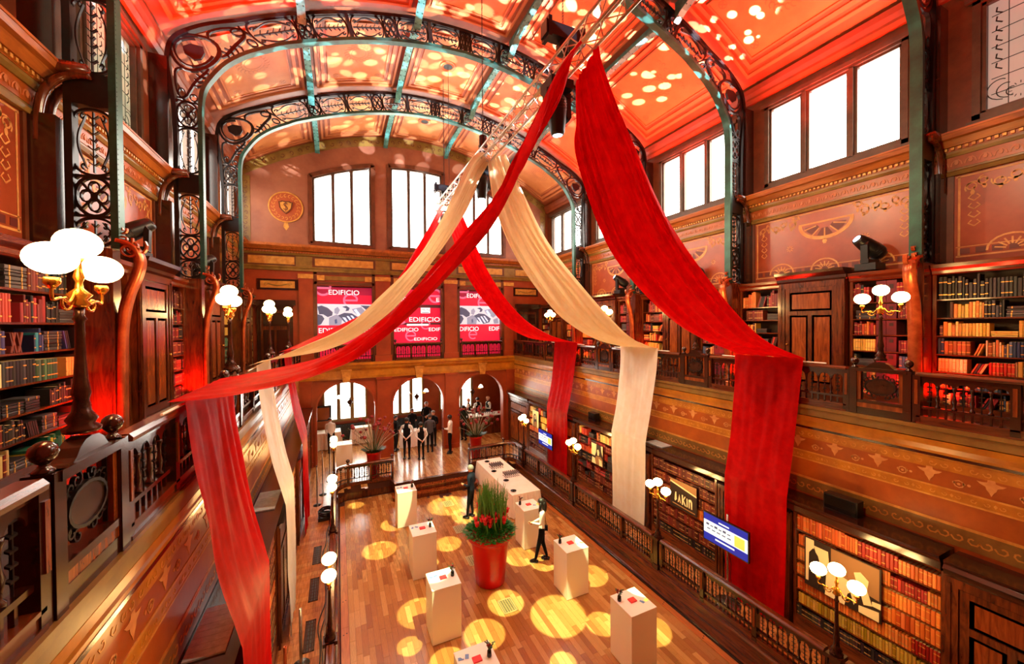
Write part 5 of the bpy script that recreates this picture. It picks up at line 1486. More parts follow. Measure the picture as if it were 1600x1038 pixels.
def moving_head(loc, down, label, aim=(0, 0, -1), s=1.0, group='moving-head spotlights'):
    """body base + yoke + tilting head; down = hung upside down"""
    x, y, z = loc; t = thing('moving_head_light', label, 'light', loc, group)
    sgn = -1 if down else 1
    mb = MB(); mb.box(x-.17*s, x+.17*s, y-.15*s, y+.15*s, min(z, z+sgn*.12*s), max(z, z+sgn*.12*s)); mb.box(x-.13*s, x+.13*s, y-.155*s, y+.155*s, *sorted((z+sgn*.03, z+sgn*.09))); mb.build('base', 'black', t)
    mb = MB(); zy = z+sgn*.14*s; 
    for q in (-1, 1):
        mb.prism([(q*.13*s, 0), (q*.19*s, 0), (q*.2*s, .3*s), (q*.16*s, .36*s), (q*.13*s, .3*s)], lambda a, b, tt: (x+a, y+tt, zy+sgn*b), -.05*s, .05*s)
    mb.box(x-.19*s, x+.19*s, y-.06*s, y+.06*s, *sorted((zy-sgn*.02, zy+sgn*.05*s))); mb.build('yoke', 'black', t)
    c = Vector((x, y, zy+sgn*.28*s)); a = Vector(aim).normalized()
    mb = MB(); mb.lathe([(.02*s, -.26*s), (.09*s, -.25*s), (.13*s, -.18*s), (.13*s, -.02*s), (.12*s, .1*s), (.10*s, .22*s), (.085*s, .26*s), (.07*s, .26*s)], c, 16, 0, a)
    for q in range(4): mb.lathe([(.134*s, -.16*s+q*.035*s), (.134*s, -.15*s+q*.035*s)], c, 12, 0, a)
    h = mb.build('head', 'black', t, True)
    mb = MB(); mb.lathe([(.068*s, .255*s), (.06*s, .268*s), (.03*s, .275*s), (.001, .277*s)], c, 14, 0, a); mb.build('lens', 'lens', h, True)
    return t
def chain_hoist(y, label, s=1.0, wide=True):
    t = thing('chain_hoist', label, 'hoist', (3.4, y, 11.2), 'chain hoists above the truss')
    mb = MB()
    if wide:
        mb.box(3.4-.36, 3.4+.36, y-.1, y+.1, 11.05, 11.26); mb.box(3.4-.33, 3.4-.27, y-.12, y+.12, 11.0, 11.32); mb.box(3.7, 3.76, y-.12, y+.12, 11.02, 11.3)
    mb.lathe([(.02, -.0), (.1, .02), (.1, .3), (.04, .34)], (3.4, y, 10.92 if not wide else 10.84), 12); mb.box(3.3, 3.5, y-.06, y+.06, 10.84, 11.0)
    mb.build('body', 'black', t)
    mb = MB(); z = 11.2
    while z < zc(0)-.04:
        mb.tube([(3.4+.012*cos(a), y+.004*sin(a), z+.03*sin(a)) for a in [2*PI*k/6 for k in range(6)]], .006, 4, closed=True); z += .05
    mb.build('chain', 'black', t)
chain_hoist(5.4, 'black motor hoist with wide control box and chain above the near end of the truss')
chain_hoist(9.2, 'black chain hoist above the middle of the truss', wide=False)
chain_hoist(13.1, 'black chain hoist above the far end of the truss', wide=True)
moving_head((3.4, 5.6, 10.5), True, 'black moving-head spotlight hanging under the truss between the red swags', (.1, .12, -1), 1.25)
moving_head((3.4, 9.3, 10.5), True, 'black moving-head spotlight hanging under the middle of the truss', (0, .1, -1), 1.2)
moving_head((3.4, 13.1, 10.5), True, 'black moving-head spotlight under the far end of the truss', (0, .1, -1), 1.2)
for sg, y in ((1, 4.15), (1, 11.75), (-1, 8.6), (-1, 12.3), (1, 8.4)):
    moving_head((SX(sg, 6.55), y, 7.5 if sg > 0 and y < 8 else 7.6), False, 'black moving-head spotlight on the %s gallery bookcases, %s from the near end' % (SIDE[sg], {4.15: 'first', 8.4: 'second', 11.75: 'third', 8.6: 'first', 12.3: 'second'}[y]), (-sg*.8, .5, .7), 1.15)
# suspension wires from the vault rosettes
for y in (PYS[3]+1.85, PYS[4]+1.9):
    pass
mb = MB(); mb.tube([(CX0, 12.45, zc(0)-.03), (CX0, 12.45, 10.82)], .008, 5); one(mb, 'suspension_wire', 'black', 'thin black wire hanging from the ceiling rosette to the truss', 'wire')
# floor beams of the truss spotlights: round yellow pools on the parquet
POOLS = [((593, 860), 26, (3.4, 9.4, 9.9)), ((872, 962), 46, (3.4, 5.4, 9.7)), ((655, 958), 34, (3.4, 5.4, 9.7)), ((757, 992), 34, (3.4, 5.4, 9.7)), ((700, 790), 34, (3.4, 13, 9.9)),
         ((730, 806), 26, (3.4, 9.4, 9.9)), ((790, 942), 30, (3.4, 5.4, 9.7)), ((850, 880), 22, (3.4, 9.4, 9.9)), ((640, 1010), 20, (3.4, 5.4, 9.7)), ((925, 900), 26, (3.4, 5.4, 9.7)), ((1015, 985), 34, (3.4, 5.4, 9.7)),
         ((556, 790), 12, (3.4, 13, 9.9)), ((615, 820), 20, (3.4, 9.4, 9.9)), ((700, 850), 22, (3.4, 9.4, 9.9)), ((760, 860), 22, (3.4, 9.4, 9.9)), ((672, 880), 14, (3.4, 9.4, 9.9)), ((812, 870), 26, (3.4, 9.4, 9.9)), ((940, 975), 26, (3.4, 5.4, 9.7)), ((700, 1035), 30, (3.4, 5.4, 9.7)), ((880, 1036), 22, (3.4, 5.4, 9.7))]
def pix(px, py, z):
    d = cf+R2*((px-799.8)/599.5)-U2*((py-514.6)/599.5); return CAM+d*((z-CAM.z)/d.z)
for (px, rp, src) in POOLS:
    c = pix(*px, 0); e = pix(px[0]+rp, px[1], 0); s = Vector(src)+Vector((random.uniform(-.05, .05), random.uniform(-.05, .05), -.45))
    r = (e-c).length; dist = (c-s).length
    spot('floor_beam', s, c, 420*POOLP, (.86, 1, .46), math.degrees(2*math.atan(r/dist)), .25, .01)
# warm wash on the far end and side walls comes from added fill spots

# ================================================================== PROJECTION SCREENS
def rectp(mb, x0, x1, z0, z1, y, th, mi=0): mb.box(x0, x1, y-th, y, z0, z1, mi)
def big_e(mb, cx, cz, r, y, mi=0):
    f = lambda a, b, t: (a, y-t, b)
    pts = [(cx-r*.85, cz)]+[(cx+r*cos(a), cz+r*sin(a)) for a in [i*PI*1.72/22 for i in range(23)]]
    mb.ribbon(pts, r*.3, f, 0, .003, mi)
def screen(c, nm, kind):
    YS = YE+.22; x0, x1, z0, z1 = CX0+c-1.09, CX0+c+1.09, 4.95, 8.12
    t = thing('projection_screen', 'lit red projection screen with the word EDIFICIO in the %s opening of the end wall' % nm, 'screen', (CX0+c, YS, 4.95), 'projection screens')
    W = x1-x0; H = z1-z0
    def ZF(fr): return 8.12-fr*2.36   # fraction of the 2.36 m picture height
    mb = MB(); mb.box(x0-.03, x1+.03, YS, YS+.03, z0, z1+.02); p = mb.build('screen_frame', 'black', t)
    mb = MB(); rectp(mb, x0, x1, z0, z1, YS, .01, 0); pan = mb.build('picture', 'scr_red', t)
    rot = (PI/2, 0, 0)
    def T(s, cx, fr, w_, size=.3): text_on(s, size, 'scr_white', pan, (x0+cx*W, YS-.024, ZF(fr)), rot, w_*W)
    mb = MB()
    if kind != 'mid':
        rectp(mb, x0, x1, ZF(.14), z1, YS-.01, .004, 1)
        f = lambda a, b, t_: (a, YS-.014-t_, b)
        big_e(mb, x0+.6*W, ZF(.24), .27, YS-.014, 2); big_e(mb, x0+.1*W, ZF(.02), .3, YS-.014, 2)
        big_e(mb, x0+(.15 if kind == 'L' else .2)*W+.3, ZF(.92), .2, YS-.014, 2)
        mb.build('red_band', ['scr_red', 'scr_dark', 'scr_pink'], pan)
        mb = MB(); rectp(mb, x0, x1, ZF(.70), ZF(.31), YS-.016, .003, 0)
        g = lambda a, b, t_: (x0+a*W, YS-.019-t_, ZF(b))
        def pol(pts, mi): mb.prism(pts, g, 0, .003, mi)
        pol([(0, .36), (.07, .34), (.18, .38), (.27, .46), (.26, .52), (.18, .55), (.1, .5), (.03, .5)], 1)
        pol([(0, .5), (.08, .52), (.12, .58), (.06, .68), (0, .7)], 1)
        pol([(.44, .36), (.52, .34), (.58, .38), (.56, .43), (.5, .44), (.52, .39)], 1)
        pol([(.36, .52), (.48, .47), (.62, .48), (.78, .58), (.74, .66), (.6, .69), (.48, .64)], 1)
        pol([(.78, .33), (1, .34), (1, .5), (.9, .42)], 1)
        pol([(.3, .4), (.36, .36), (.4, .42), (.36, .5), (.3, .48)], 3); pol([(.2, .56), (.34, .5), (.44, .58), (.42, .7), (.2, .7)], 3); pol([(.62, .4), (.8, .36), (.92, .5), (.84, .56), (.66, .46)], 3); pol([(.3, .6), (.34, .58), (.35, .66), (.31, .67)], 1); pol([(.84, .6), (.95, .56), (.98, .68), (.86, .69)], 3); pol([(.66, .42), (.7, .4), (.78, .5), (.74, .52)], 2)
        pol([(.44, .55), (.5, .56), (.58, .68), (.55, .69)], 2); pol([(.52, .53), (.56, .53), (.66, .66), (.62, .67)], 2); pol([(.59, .52), (.63, .52), (.72, .63), (.69, .65)], 2)
        mb.build('monochrome_photo', ['scr_bw', 'scr_grey', 'scr_white', 'scr_mid'], pan)
        T('EDIFICIO', .48, .1, .56)
        if kind == 'L': T('EDIFICIO', .29, .8, .55); T('EDI', .92, .8, .16)
        else: T('DIFICIO', .25, .8, .45); T('EDIF', .86, .8, .26)
    else:
        rectp(mb, x0, x1, ZF(.36), ZF(.30), YS-.01, .004, 3); rectp(mb, x0, x1, ZF(.70), ZF(.66), YS-.01, .004, 3)
        big_e(mb, x0+.14*W, ZF(.52), .36, YS-.012, 2); big_e(mb, x0+.9*W, ZF(.12), .3, YS-.012, 2); big_e(mb, x0+.36*W, ZF(.92), .22, YS-.012, 2); big_e(mb, x0+.68*W, ZF(.7), .2, YS-.012, 2)
        rectp(mb, x0+.28*W, x0+.74*W, ZF(.72), ZF(.685), YS-.015, .003, 4)
        mb.build('red_band', ['scr_red', 'scr_dark', 'scr_pink', 'scr_band', 'scr_white'], pan)
        T('EDIFICIO', .66, .60, .66); T('EDIFICIO', .27, .80, .5, .24); T('EDIF', .87, .80, .25, .24); T('EDIFI', .3, .2, .36, .26); T('E', .95, .2, .07, .26)
        T('EDIFICIO', .68, .99, .5, .2)
        mb = MB(); rectp(mb, x0+.58*W, x0+.78*W, ZF(.47), ZF(.36), YS-.016, .003, 0); lg = mb.build('logo', 'scr_white', pan); ORG[lg.name] = Vector((CX0+c, YS, 4.95))
        text_on('MLN', .17, 'black', lg, (x0+.68*W, YS-.022, ZF(.405)), rot, .17*W); mb = MB(); rectp(mb, x0+.6*W, x0+.76*W, ZF(.458), ZF(.445), YS-.02, .002); mb.build('logo_line', 'black', lg)
    ys = [ZF(1.0)]
screen(-3.1, 'left', 'L'); screen(0, 'middle', 'mid'); screen(3.1, 'right', 'R')
# low glazed front with pink seat-like arcs seen behind the railings is the lower edge of the picture
# doors at the ends of the gallery corridors
for s in (-1, 1):
    t = thing('gallery_door', 'dark panelled door with cornice at the far end of the %s gallery' % SIDE[s], 'door', (CX0+s*5.7, YE, 4.85), 'far gallery doors')
    x = CX0+s*5.7
    mb = MB(); mb.box(x-.62, x-.5, YE-.1, YE, 4.86, 7.3); mb.box(x+.5, x+.62, YE-.1, YE, 4.86, 7.3); mb.box(x-.5, x+.5, YE-.1, YE, 7.1, 7.3); mb.box(x-.72, x+.72, YE-.2, YE, 7.3, 7.5); mb.box(x-.66, x+.66, YE-.14, YE, 7.24, 7.32)
    mb.build('frame', 'dark_wood', t)
    mb = MB(); mb.box(x-.5, x+.5, YE-.04, YE, 4.86, 7.1)
    for a, b, u, v in ((-.42, -.04, 5.0, 6.3), (.04, .42, 5.0, 6.3), (-.42, .42, 6.45, 6.98)): mb.box(x+a, x+b, YE-.055, YE-.04, u, v, 1)
    mb.build('door_leaf', ['mahogany', 'dark_wood'], t)

# ================================================================== POSTERS AND MONITORS (right aisle)
def plate(x, y0, y1, z0, z1, th=.02):  # board facing -x
    return (x, y0, y1, z0, z1, th)
def photo(y0, y1, z0, z1, d, label, shapes, base='photo_dark', frame='black'):
    x = SX(1, d); W = y1-y0; H = z1-z0
    t = thing('photo_board', label, 'picture', (x, (y0+y1)/2, z0), 'photo boards on the lower shelves')
    mb = MB(); mb.box(x-.02, x, y0, y1, z0, z1); mb.build('board', base, t)
    for k_, (mi, pts) in enumerate(shapes):
        mb = MB(); mb.prism([(y1-a*W, z1-b*H) for a, b in pts], lambda a, b, tt: (x-.02-tt, a, b), 0, .002+.0012*k_); mb.build('print_patch', mi, t)
    return t
L_, M_, D_ = 'photo_light', 'photo_mid', 'photo_dark'
photo(3.1, 4.2, 1.62, 2.5, 4.44, 'monochrome photo board of seated people in front of the orange books', [
    (M_, [(.38, .02), (.98, .02), (.98, .6), (.38, .5)]), (L_, [(.02, .02), (.14, .02), (.14, .2), (.06, .9), (.02, .9)]), (L_, [(.14, .12), (.34, .12), (.36, .45), (.2, .4)]),
    (D_, [(.07, .3), (.13, .18), (.2, .3), (.26, .6), (.2, .98), (.06, .98)]), (L_, [(.32, .5), (.45, .45), (.62, .5), (.7, .62), (.6, .75), (.56, 1), (.3, 1)]),
    (M_, [(.42, .28), (.5, .22), (.58, .3), (.6, .44), (.5, .46)]), (L_, [(.68, .28), (.76, .22), (.86, .32), (.84, .5), (.9, .75), (.8, .8), (.76, .6), (.68, .9), (.64, .7), (.72, .48)]),
    (L_, [(.74, .86), (.98, .8), (.98, .98), (.74, .98)]), (L_, [(.9, .66), (1, .64), (1, .74), (.9, .74)])])
photo(6.55, 7.35, 1.75, 2.45, 4.44, 'sepia photo board with pale hand lettering on the dark book shelves', [
    (M_, [(0, 0), (1, 0), (1, .3), (0, .12)]), (L_, [(.0, .08), (1, .28), (1, .33), (0, .13)]), (L_, [(.2, .45), (.24, .44), (.26, .7), (.2, .78), (.17, .74)]), (L_, [(.3, .78), (.36, .48), (.42, .78), (.39, .78), (.36, .66), (.33, .78)]),
    (L_, [(.46, .45), (.5, .45), (.5, .6), (.57, .46), (.6, .48), (.53, .62), (.62, .8), (.57, .8), (.5, .66), (.5, .8), (.46, .8)]), (L_, [(.64, .5), (.68, .5), (.68, .8), (.64, .8)]), (L_, [(.72, .5), (.8, .48), (.85, .56), (.85, .8), (.81, .8), (.8, .58), (.76, .56), (.76, .8), (.72, .8)]), (M_, [(.1, .86), (.95, .9), (.95, .93), (.1, .89)])])
photo(10.15, 10.75, 1.75, 2.42, 4.44, 'monochrome portrait board of a dark-haired woman behind the lamp', [
    (L_, [(0, 0), (.45, 0), (.4, .4), (.3, .6), (0, .6)]), (M_, [(.4, .6), (.8, .55), (1, .7), (1, 1), (.2, 1)]), (L_, [(.5, .28), (.62, .22), (.7, .35), (.66, .52), (.54, .54)]), (L_, [(.06, .7), (.3, .72), (.4, 1), (.02, 1)]), (L_, [(.66, .66), (.9, .72), (.96, .98), (.7, 1)]), (L_, [(.85, 0), (1, 0), (1, .5), (.9, .3)])], 'photo_dark')
photo(14.55, 15.1, 1.95, 2.68, 4.44, 'monochrome portrait board at the stage end of the right aisle', [
    (L_, [(0, 0), (1, .02), (1, 1), (.7, 1), (.72, .6), (.6, .28), (.4, .2), (.2, .3), (.15, .6), (.1, 1), (0, 1)]), (L_, [(.3, .34), (.5, .3), (.55, .5), (.4, .56)]), (M_, [(.3, .7), (.6, .66), (.7, 1), (.2, 1)])], 'photo_dark')
def monitor(y0, y1, z0, z1, x, label, zfl=.5):
    t = thing('monitor_stand', label, 'monitor', (x+.1, (y0+y1)/2, zfl), 'monitors on poles')
    yc = (y0+y1)/2; W = y1-y0; H = z1-z0
    mb = MB(); mb.tube([(x+.09, yc, zfl), (x+.09, yc, z1+.12)], .022, 10); mb.lathe([(.25, 0), (.25, .015), (.05, .03)], (x+.09, yc, zfl), 18); mb.build('pole', 'steel', t, True)
    mb = MB(); mb.box(x, x+.045, y0, y1, z0, z1); mb.box(x+.045, x+.09, yc-.12, yc+.12, z0+.1, z1-.1); h = mb.build('housing', 'black_gloss', t)
    mb = MB(); b = .02; mb.box(x-.003, x, y0+b, y1-b, z0+b, z1-b, 0)
    g = lambda a, c, tt: (x-.003-tt, y1-b-a*(W-2*b), z1-b-c*(H-2*b))
    mb.prism([(0, .25), (1, .25), (1, .72), (0, .72)], g, 0, .002, 1)
    mb.prism([(.72, .3), (.94, .3), (.94, .68), (.72, .68)], g, .002, .004, 2)
    for k in range(6): mb.prism([(.06+.1*k, .34+.04*(k % 2)), (.13+.1*k, .34+.04*(k % 2)), (.13+.1*k, .42), (.06+.1*k, .42)], g, .002, .004, 3)
    for k in range(5): mb.prism([(.08+.12*k, .52), (.16+.12*k, .52), (.16+.12*k, .56), (.08+.12*k, .56)], g, .002, .004, 3)
    mb.prism([(.36, .13), (.6, .13), (.6, .18), (.36, .18)], g, .002, .004, 1)
    mb.prism([(.28, .8), (.72, .8), (.72, .86), (.28, .86)], g, .002, .004, 1)
    mb.build('display', ['tv_blue', 'tv_white', 'tv_yellow', 'scr_grey'], h)
    mb = MB(); mb.tube([(x+.1, yc, z0+.1), (x+.13, yc-.05, z0-.3), (x+.12, yc-.04, zfl+.6), (x+.16, yc-.1, zfl+.02)], .006, 5); mb.build('cable', 'black', t)
monitor(4.95, 5.99, 1.66, 2.28, 7.36, 'blue monitor on a steel pole in front of the nearest red drape, right aisle')
monitor(12.62, 13.7, 1.62, 2.24, 7.36, 'blue monitor on a steel pole before the farthest red drape, right aisle')

# ================================================================== PLINTHS WITH SMALL ITEMS
def bouquet(parent_label, x, y, z, s=1):
    t = thing('posy_vase', parent_label, 'vase', (x, y, z), 'small posies on the plinths')
    mb = MB(); mb.lathe([(.03*s, 0), (.035*s, .02), (.03*s, .08*s), (.022*s, .09*s)], (x, y, z), 10); mb.build('vase', 'black_gloss', t, True)
    mb = MB(); r = random.Random(int(x*100+y*10))
    for k in range(9):
        a = r.uniform(0, 6.28); l = r.uniform(.05, .12)*s; p = (x+cos(a)*l*.5, y+sin(a)*l*.5, z+.08*s+l); mb.tube([(x, y, z+.07*s), p], .004, 4)
        mb.obox(p, (.05*cos(a)*s, .05*sin(a)*s, .02), (-.02*sin(a), .02*cos(a), 0), (0, 0, .006))
    mb.build('leaves', 'leaf_dark', t)
    mb = MB()
    for k in range(4):
        a = r.uniform(0, 6.28); mb.ball((x+.03*s*cos(a), y+.03*s*sin(a), z+.14*s+.02*k), .018*s, 6, 5)
    mb.build('blossoms', 'rose_dark', t, True)
PLN = [((1.65, 12.5), 'white plinth nearest the stage steps, left row', 0), ((1.65, 9.77), 'white plinth in the left row, second from the stage', 1), ((1.65, 7.6), 'white plinth in the left row, third from the stage', 2), ((1.65, 5.42), 'white plinth cut by the lower edge of the picture, left row', 3),
       ((4.78, 7.55), 'white plinth in the right row between the woman and the nearest plinth', 4), ((4.79, 5.4), 'white plinth in the right row nearest the viewer', 5), ((4.76, 9.76), 'white plinth beside the woman in the white blouse', 6)]
PH = 1.12
for (x, y), lab, k in PLN:
    t = thing('plinth', lab, 'plinth', (x+.3, y+.3, 0), 'white display plinths')
    mb = MB(); e = .008
    mb.prism([(x, y), (x+.6, y), (x+.6, y+.6), (x, y+.6)], lambda a, b, q: (a, b, q), .015, PH-.012); mb.build('body', 'plinth', t)
    mb = MB(); mb.box(x-.004, x+.604, y-.004, y+.604, PH-.012, PH); mb.build('top_board', 'white', t)
    mb = MB(); mb.box(x+.02, x+.58, y+.02, y+.58, 0, .016); mb.build('foot_board', 'dark_wood', t)
    ad = lab.replace('white plinth', 'plinth')
    short = {0: 'the plinth nearest the steps', 1: 'the second left-row plinth', 2: 'the third left-row plinth', 3: 'the plinth at the lower picture edge', 4: 'the middle right-row plinth', 5: 'the nearest right-row plinth', 6: "the plinth beside the woman"}[k]
    mb = MB(); bx_, by_ = x+.3, y+.32
    mb.box(bx_-.07, bx_+.07, by_-.055, by_+.055, PH, PH+.022); mb.box(bx_-.067, bx_+.074, by_-.052, by_+.052, PH+.003, PH+.019, 1)
    one(mb, 'red_booklet', ['flower_red', 'pages'], 'small red booklet lying on '+short, 'booklet', 'red booklets on the plinths')
    vx = x+.5 if k < 4 else x+.07
    bouquet('small dark posy in a vase on '+short, vx, y+.3 if k < 4 else y+.42, PH, 1.15)
    px, py = (x+.12, y+.44) if k < 4 else (x+.5, y+.22)
    for q in range(3):
        mb = MB(); a = q*.7+k; c_ = Vector((px+.05*(q-1), py+.035*(q % 2), PH+.002+.002*q))
        mb.obox(c_, (.09*cos(a), .09*sin(a), 0), (-.06*sin(a), .06*cos(a), 0), (0, 0, .0015))
        one(mb, 'leaflet', ['blue_print', 'white', 'tv_yellow' if k > 3 else 'blue_print'][q:q+1], ['blue', 'white', 'patterned'][q]+' printed leaflet scattered on '+short, 'leaflet', 'leaflets on the plinths')
mb = MB(); x, y = -.13, 16.9
mb.box(x, x+.6, y, y+.6, .51, 1.62)
one(mb, 'stage_plinth', 'plinth', 'tall cream plinth standing on the stage behind the left railing', 'plinth')

# ================================================================== TABLES
def clothed_table(x0, x1, y0, y1, z0, z1, label, name='buffet_table'):
    t = thing(name, label, 'table', ((x0+x1)/2, (y0+y1)/2, z0), None)
    mb = MB(); mb.box(x0+.02, x1-.02, y0+.02, y1-.02, z1-.03, z1-.004)
    mb.build('tabletop', 'panel_wood', t)
    for a in (x0+.08, x1-.08):
        for b in (y0+.1, y1-.1):
            mb = MB(); mb.tube([(a, b, z0), (a, b, z1-.03)], .02, 8); mb.build('leg', 'steel', t, True)
    # cloth with hanging folds
    per = []
    n = 30; m_ = max(10, int(n*(y1-y0)/(x1-x0)))
    for i in range(n): per.append((x0+(x1-x0)*i/n, y0, 0, -1))
    for i in range(m_): per.append((x1, y0+(y1-y0)*i/m_, 1, 0))
    for i in range(n): per.append((x1-(x1-x0)*i/n, y1, 0, 1))
    for i in range(m_): per.append((x0, y1-(y1-y0)*i/m_, -1, 0))
    mb = MB(); k = len(per); rows = []
    for q, (zz, am) in enumerate(((z1+.003, 0), (z1-.02, .004), (z1-.2, .02), (z0+.35, .035), (z0+.02, .05))):
        for i, (a, b, nx, ny) in enumerate(per):
            s = 1 if q else .998
            w_ = am*(1+.8*sin(i*1.9)+.5*sin(i*.7+q*.3))
            rows.append((a+nx*w_, b+ny*w_, zz))
    fs = [(q*k+i, q*k+(i+1) % k, (q+1)*k+(i+1) % k, (q+1)*k+i) for q in range(4) for i in range(k)]+[tuple(range(k))]
    mb.add(rows, fs)
    c = one(mb, 'tablecloth', 'white_cloth', 'white cloth draped over the '+label.replace('long ', 'long ').split(' under')[0].split(' with')[0], 'tablecloth')
    return t
clothed_table(5.2, 6.25, 11.55, 15.15, 0, .76, 'long buffet table under white cloth beside the right aisle')
clothed_table(-1.5, .05, 20.35, 21.1, .5, 1.3, 'catering table on the stage behind the left arch')
clothed_table(2.75, 4.3, 19.0, 19.6, .5, 1.25, 'drinks table crowded by waiters behind the middle arch')
clothed_table(.55, 1.5, 20.7, 21.2, .5, 1.3, 'small side table below the left arch windows')
def glass_mesh():
    mb = MB(); mb.lathe([(.028, 0), (.028, .004), (.004, .008), (.004, .06), (.02, .075), (.028, .11), (.026, .15)], n=8); return mb.mesh('wine_glass', ['glass'], smooth=True)
GL = glass_mesh()
for i in range(24):
    o = inst('wine_glass', GL, None, (5.45+(i % 6)*.09, 14.0+(i//6)*.10, .765)); tag(o, 'stemmed glass in the cluster near the stage end of the buffet', 'glass', 'glasses at the stage end of the buffet')
for i in range(24):
    o = inst('wine_glass', GL, None, (5.6+(i % 8)*.075, 13.0+(i//8)*.12, .765)); tag(o, 'stemmed glass in the cluster at the middle of the buffet', 'glass', 'glasses at the middle of the buffet')
for q, (x, y) in enumerate(((5.55, 14.85), (5.42, 13.75), (5.5, 12.75), (5.38, 11.85))):
    mb = MB(); mb.lathe([(.02, 0), (.1, .012), (.105, .02), (.03, .012)], (x, y, .765), 14); mb.ball((x, y, .80), .03, 8, 6)
    one(mb, 'candle_dish', 'black_gloss', 'small black candle dish on the buffet cloth, %s from the near end' % ['fourth', 'third', 'second', 'first'][q], 'dish', 'candle dishes on the buffet', True)
# bar counter under the right arch
t = thing('bar_counter', 'white-topped bar counter behind the right arch', 'bar counter', (7.1, 19.8, .5))
mb = MB(); mb.box(5.95, 8.6, 19.5, 20.0, .5, 1.5); mb.build('front', 'mahogany', t)
mb = MB(); mb.box(5.85, 8.7, 19.4, 20.1, 1.5, 1.56); mb.build('top', 'white', t)
for i in range(14):
    o = inst('wine_glass', GL, None, (6.9+(i % 7)*.12, 19.6+(i//7)*.14, 1.56)); tag(o, 'stemmed glass on the white bar counter behind the right arch', 'glass', 'glasses on the bar counter')
mb = MB()
for k, (x, y) in enumerate(((2.5, 19.1), (2.7, 19.3), (2.9, 19.05), (3.3, 19.2), (3.5, 19.05), (3.8, 19.25), (4.0, 19.1))):
    mb = MB(); mb.lathe([(.035, 0), (.037, .01), (.037, .17), (.014, .23), (.014, .29), (.018, .3)], (x, y, 1.255), 10)
    one(mb, 'bottle', 'leaf_dark' if k % 2 else 'black_gloss', ('green' if k % 2 else 'dark')+' bottle on the drinks table behind the middle arch', 'bottle', 'green bottles on the drinks table' if k % 2 else 'dark bottles on the drinks table', True)
# standing dark frame behind the cook
t = thing('partition_board', 'dark framed partition board behind the catering table', 'screen', (-.9, 21.2, .5))
mb = MB(); mb.box(-1.4, -.35, 21.3, 21.36, .5, 2.45); mb.build('frame', 'black', t)
mb = MB(); mb.box(-1.3, -.45, 21.28, 21.3, 1.75, 2.35); mb.box(-1.3, -.45, 21.28, 21.3, .6, 1.68); mb.build('panel', 'terra', t)
# pendant lanterns in the arches and a lamp with white shades
for c, nm in ((-2.95, 'left'), (.05, 'middle'), (2.9, 'right')):
    x = CX0+c; y = 18.9
    t = thing('pendant_lantern', 'dark diamond-shaped pendant hanging in the %s arch' % nm, 'lamp', (x, y, 2.9), 'pendants in the arches')
    mb = MB(); mb.tube([(x, y, 3.05), (x, y, 4.5)], .008, 5); mb.build('chain', 'black', t)
    mb = MB(); mb.lathe([(.01, 2.74), (.05, 2.8), (.03, 2.83), (.12, 2.95), (.13, 3.0), (.03, 3.1), (.02, 3.18)], (x, y, 0), 8); mb.build('body', 'bronze', t)
    mb = MB()
    for s in (-1, 1): mb.tube([(x, y, 3.12), (x+s*.25, y, 3.14), (x+s*.42, y, 3.1), (x+s*.45, y, 3.2)], .008, 5)
    mb.build('arm', 'brass', t)
    for s in (-1, 1):
        mb = MB(); mb.lathe([(.03, 3.32), (.06, 3.3), (.11, 3.22), (.13, 3.18)], (x+s*.45, y, 0), 12); mb.build('shade', 'lampshade', t, True)

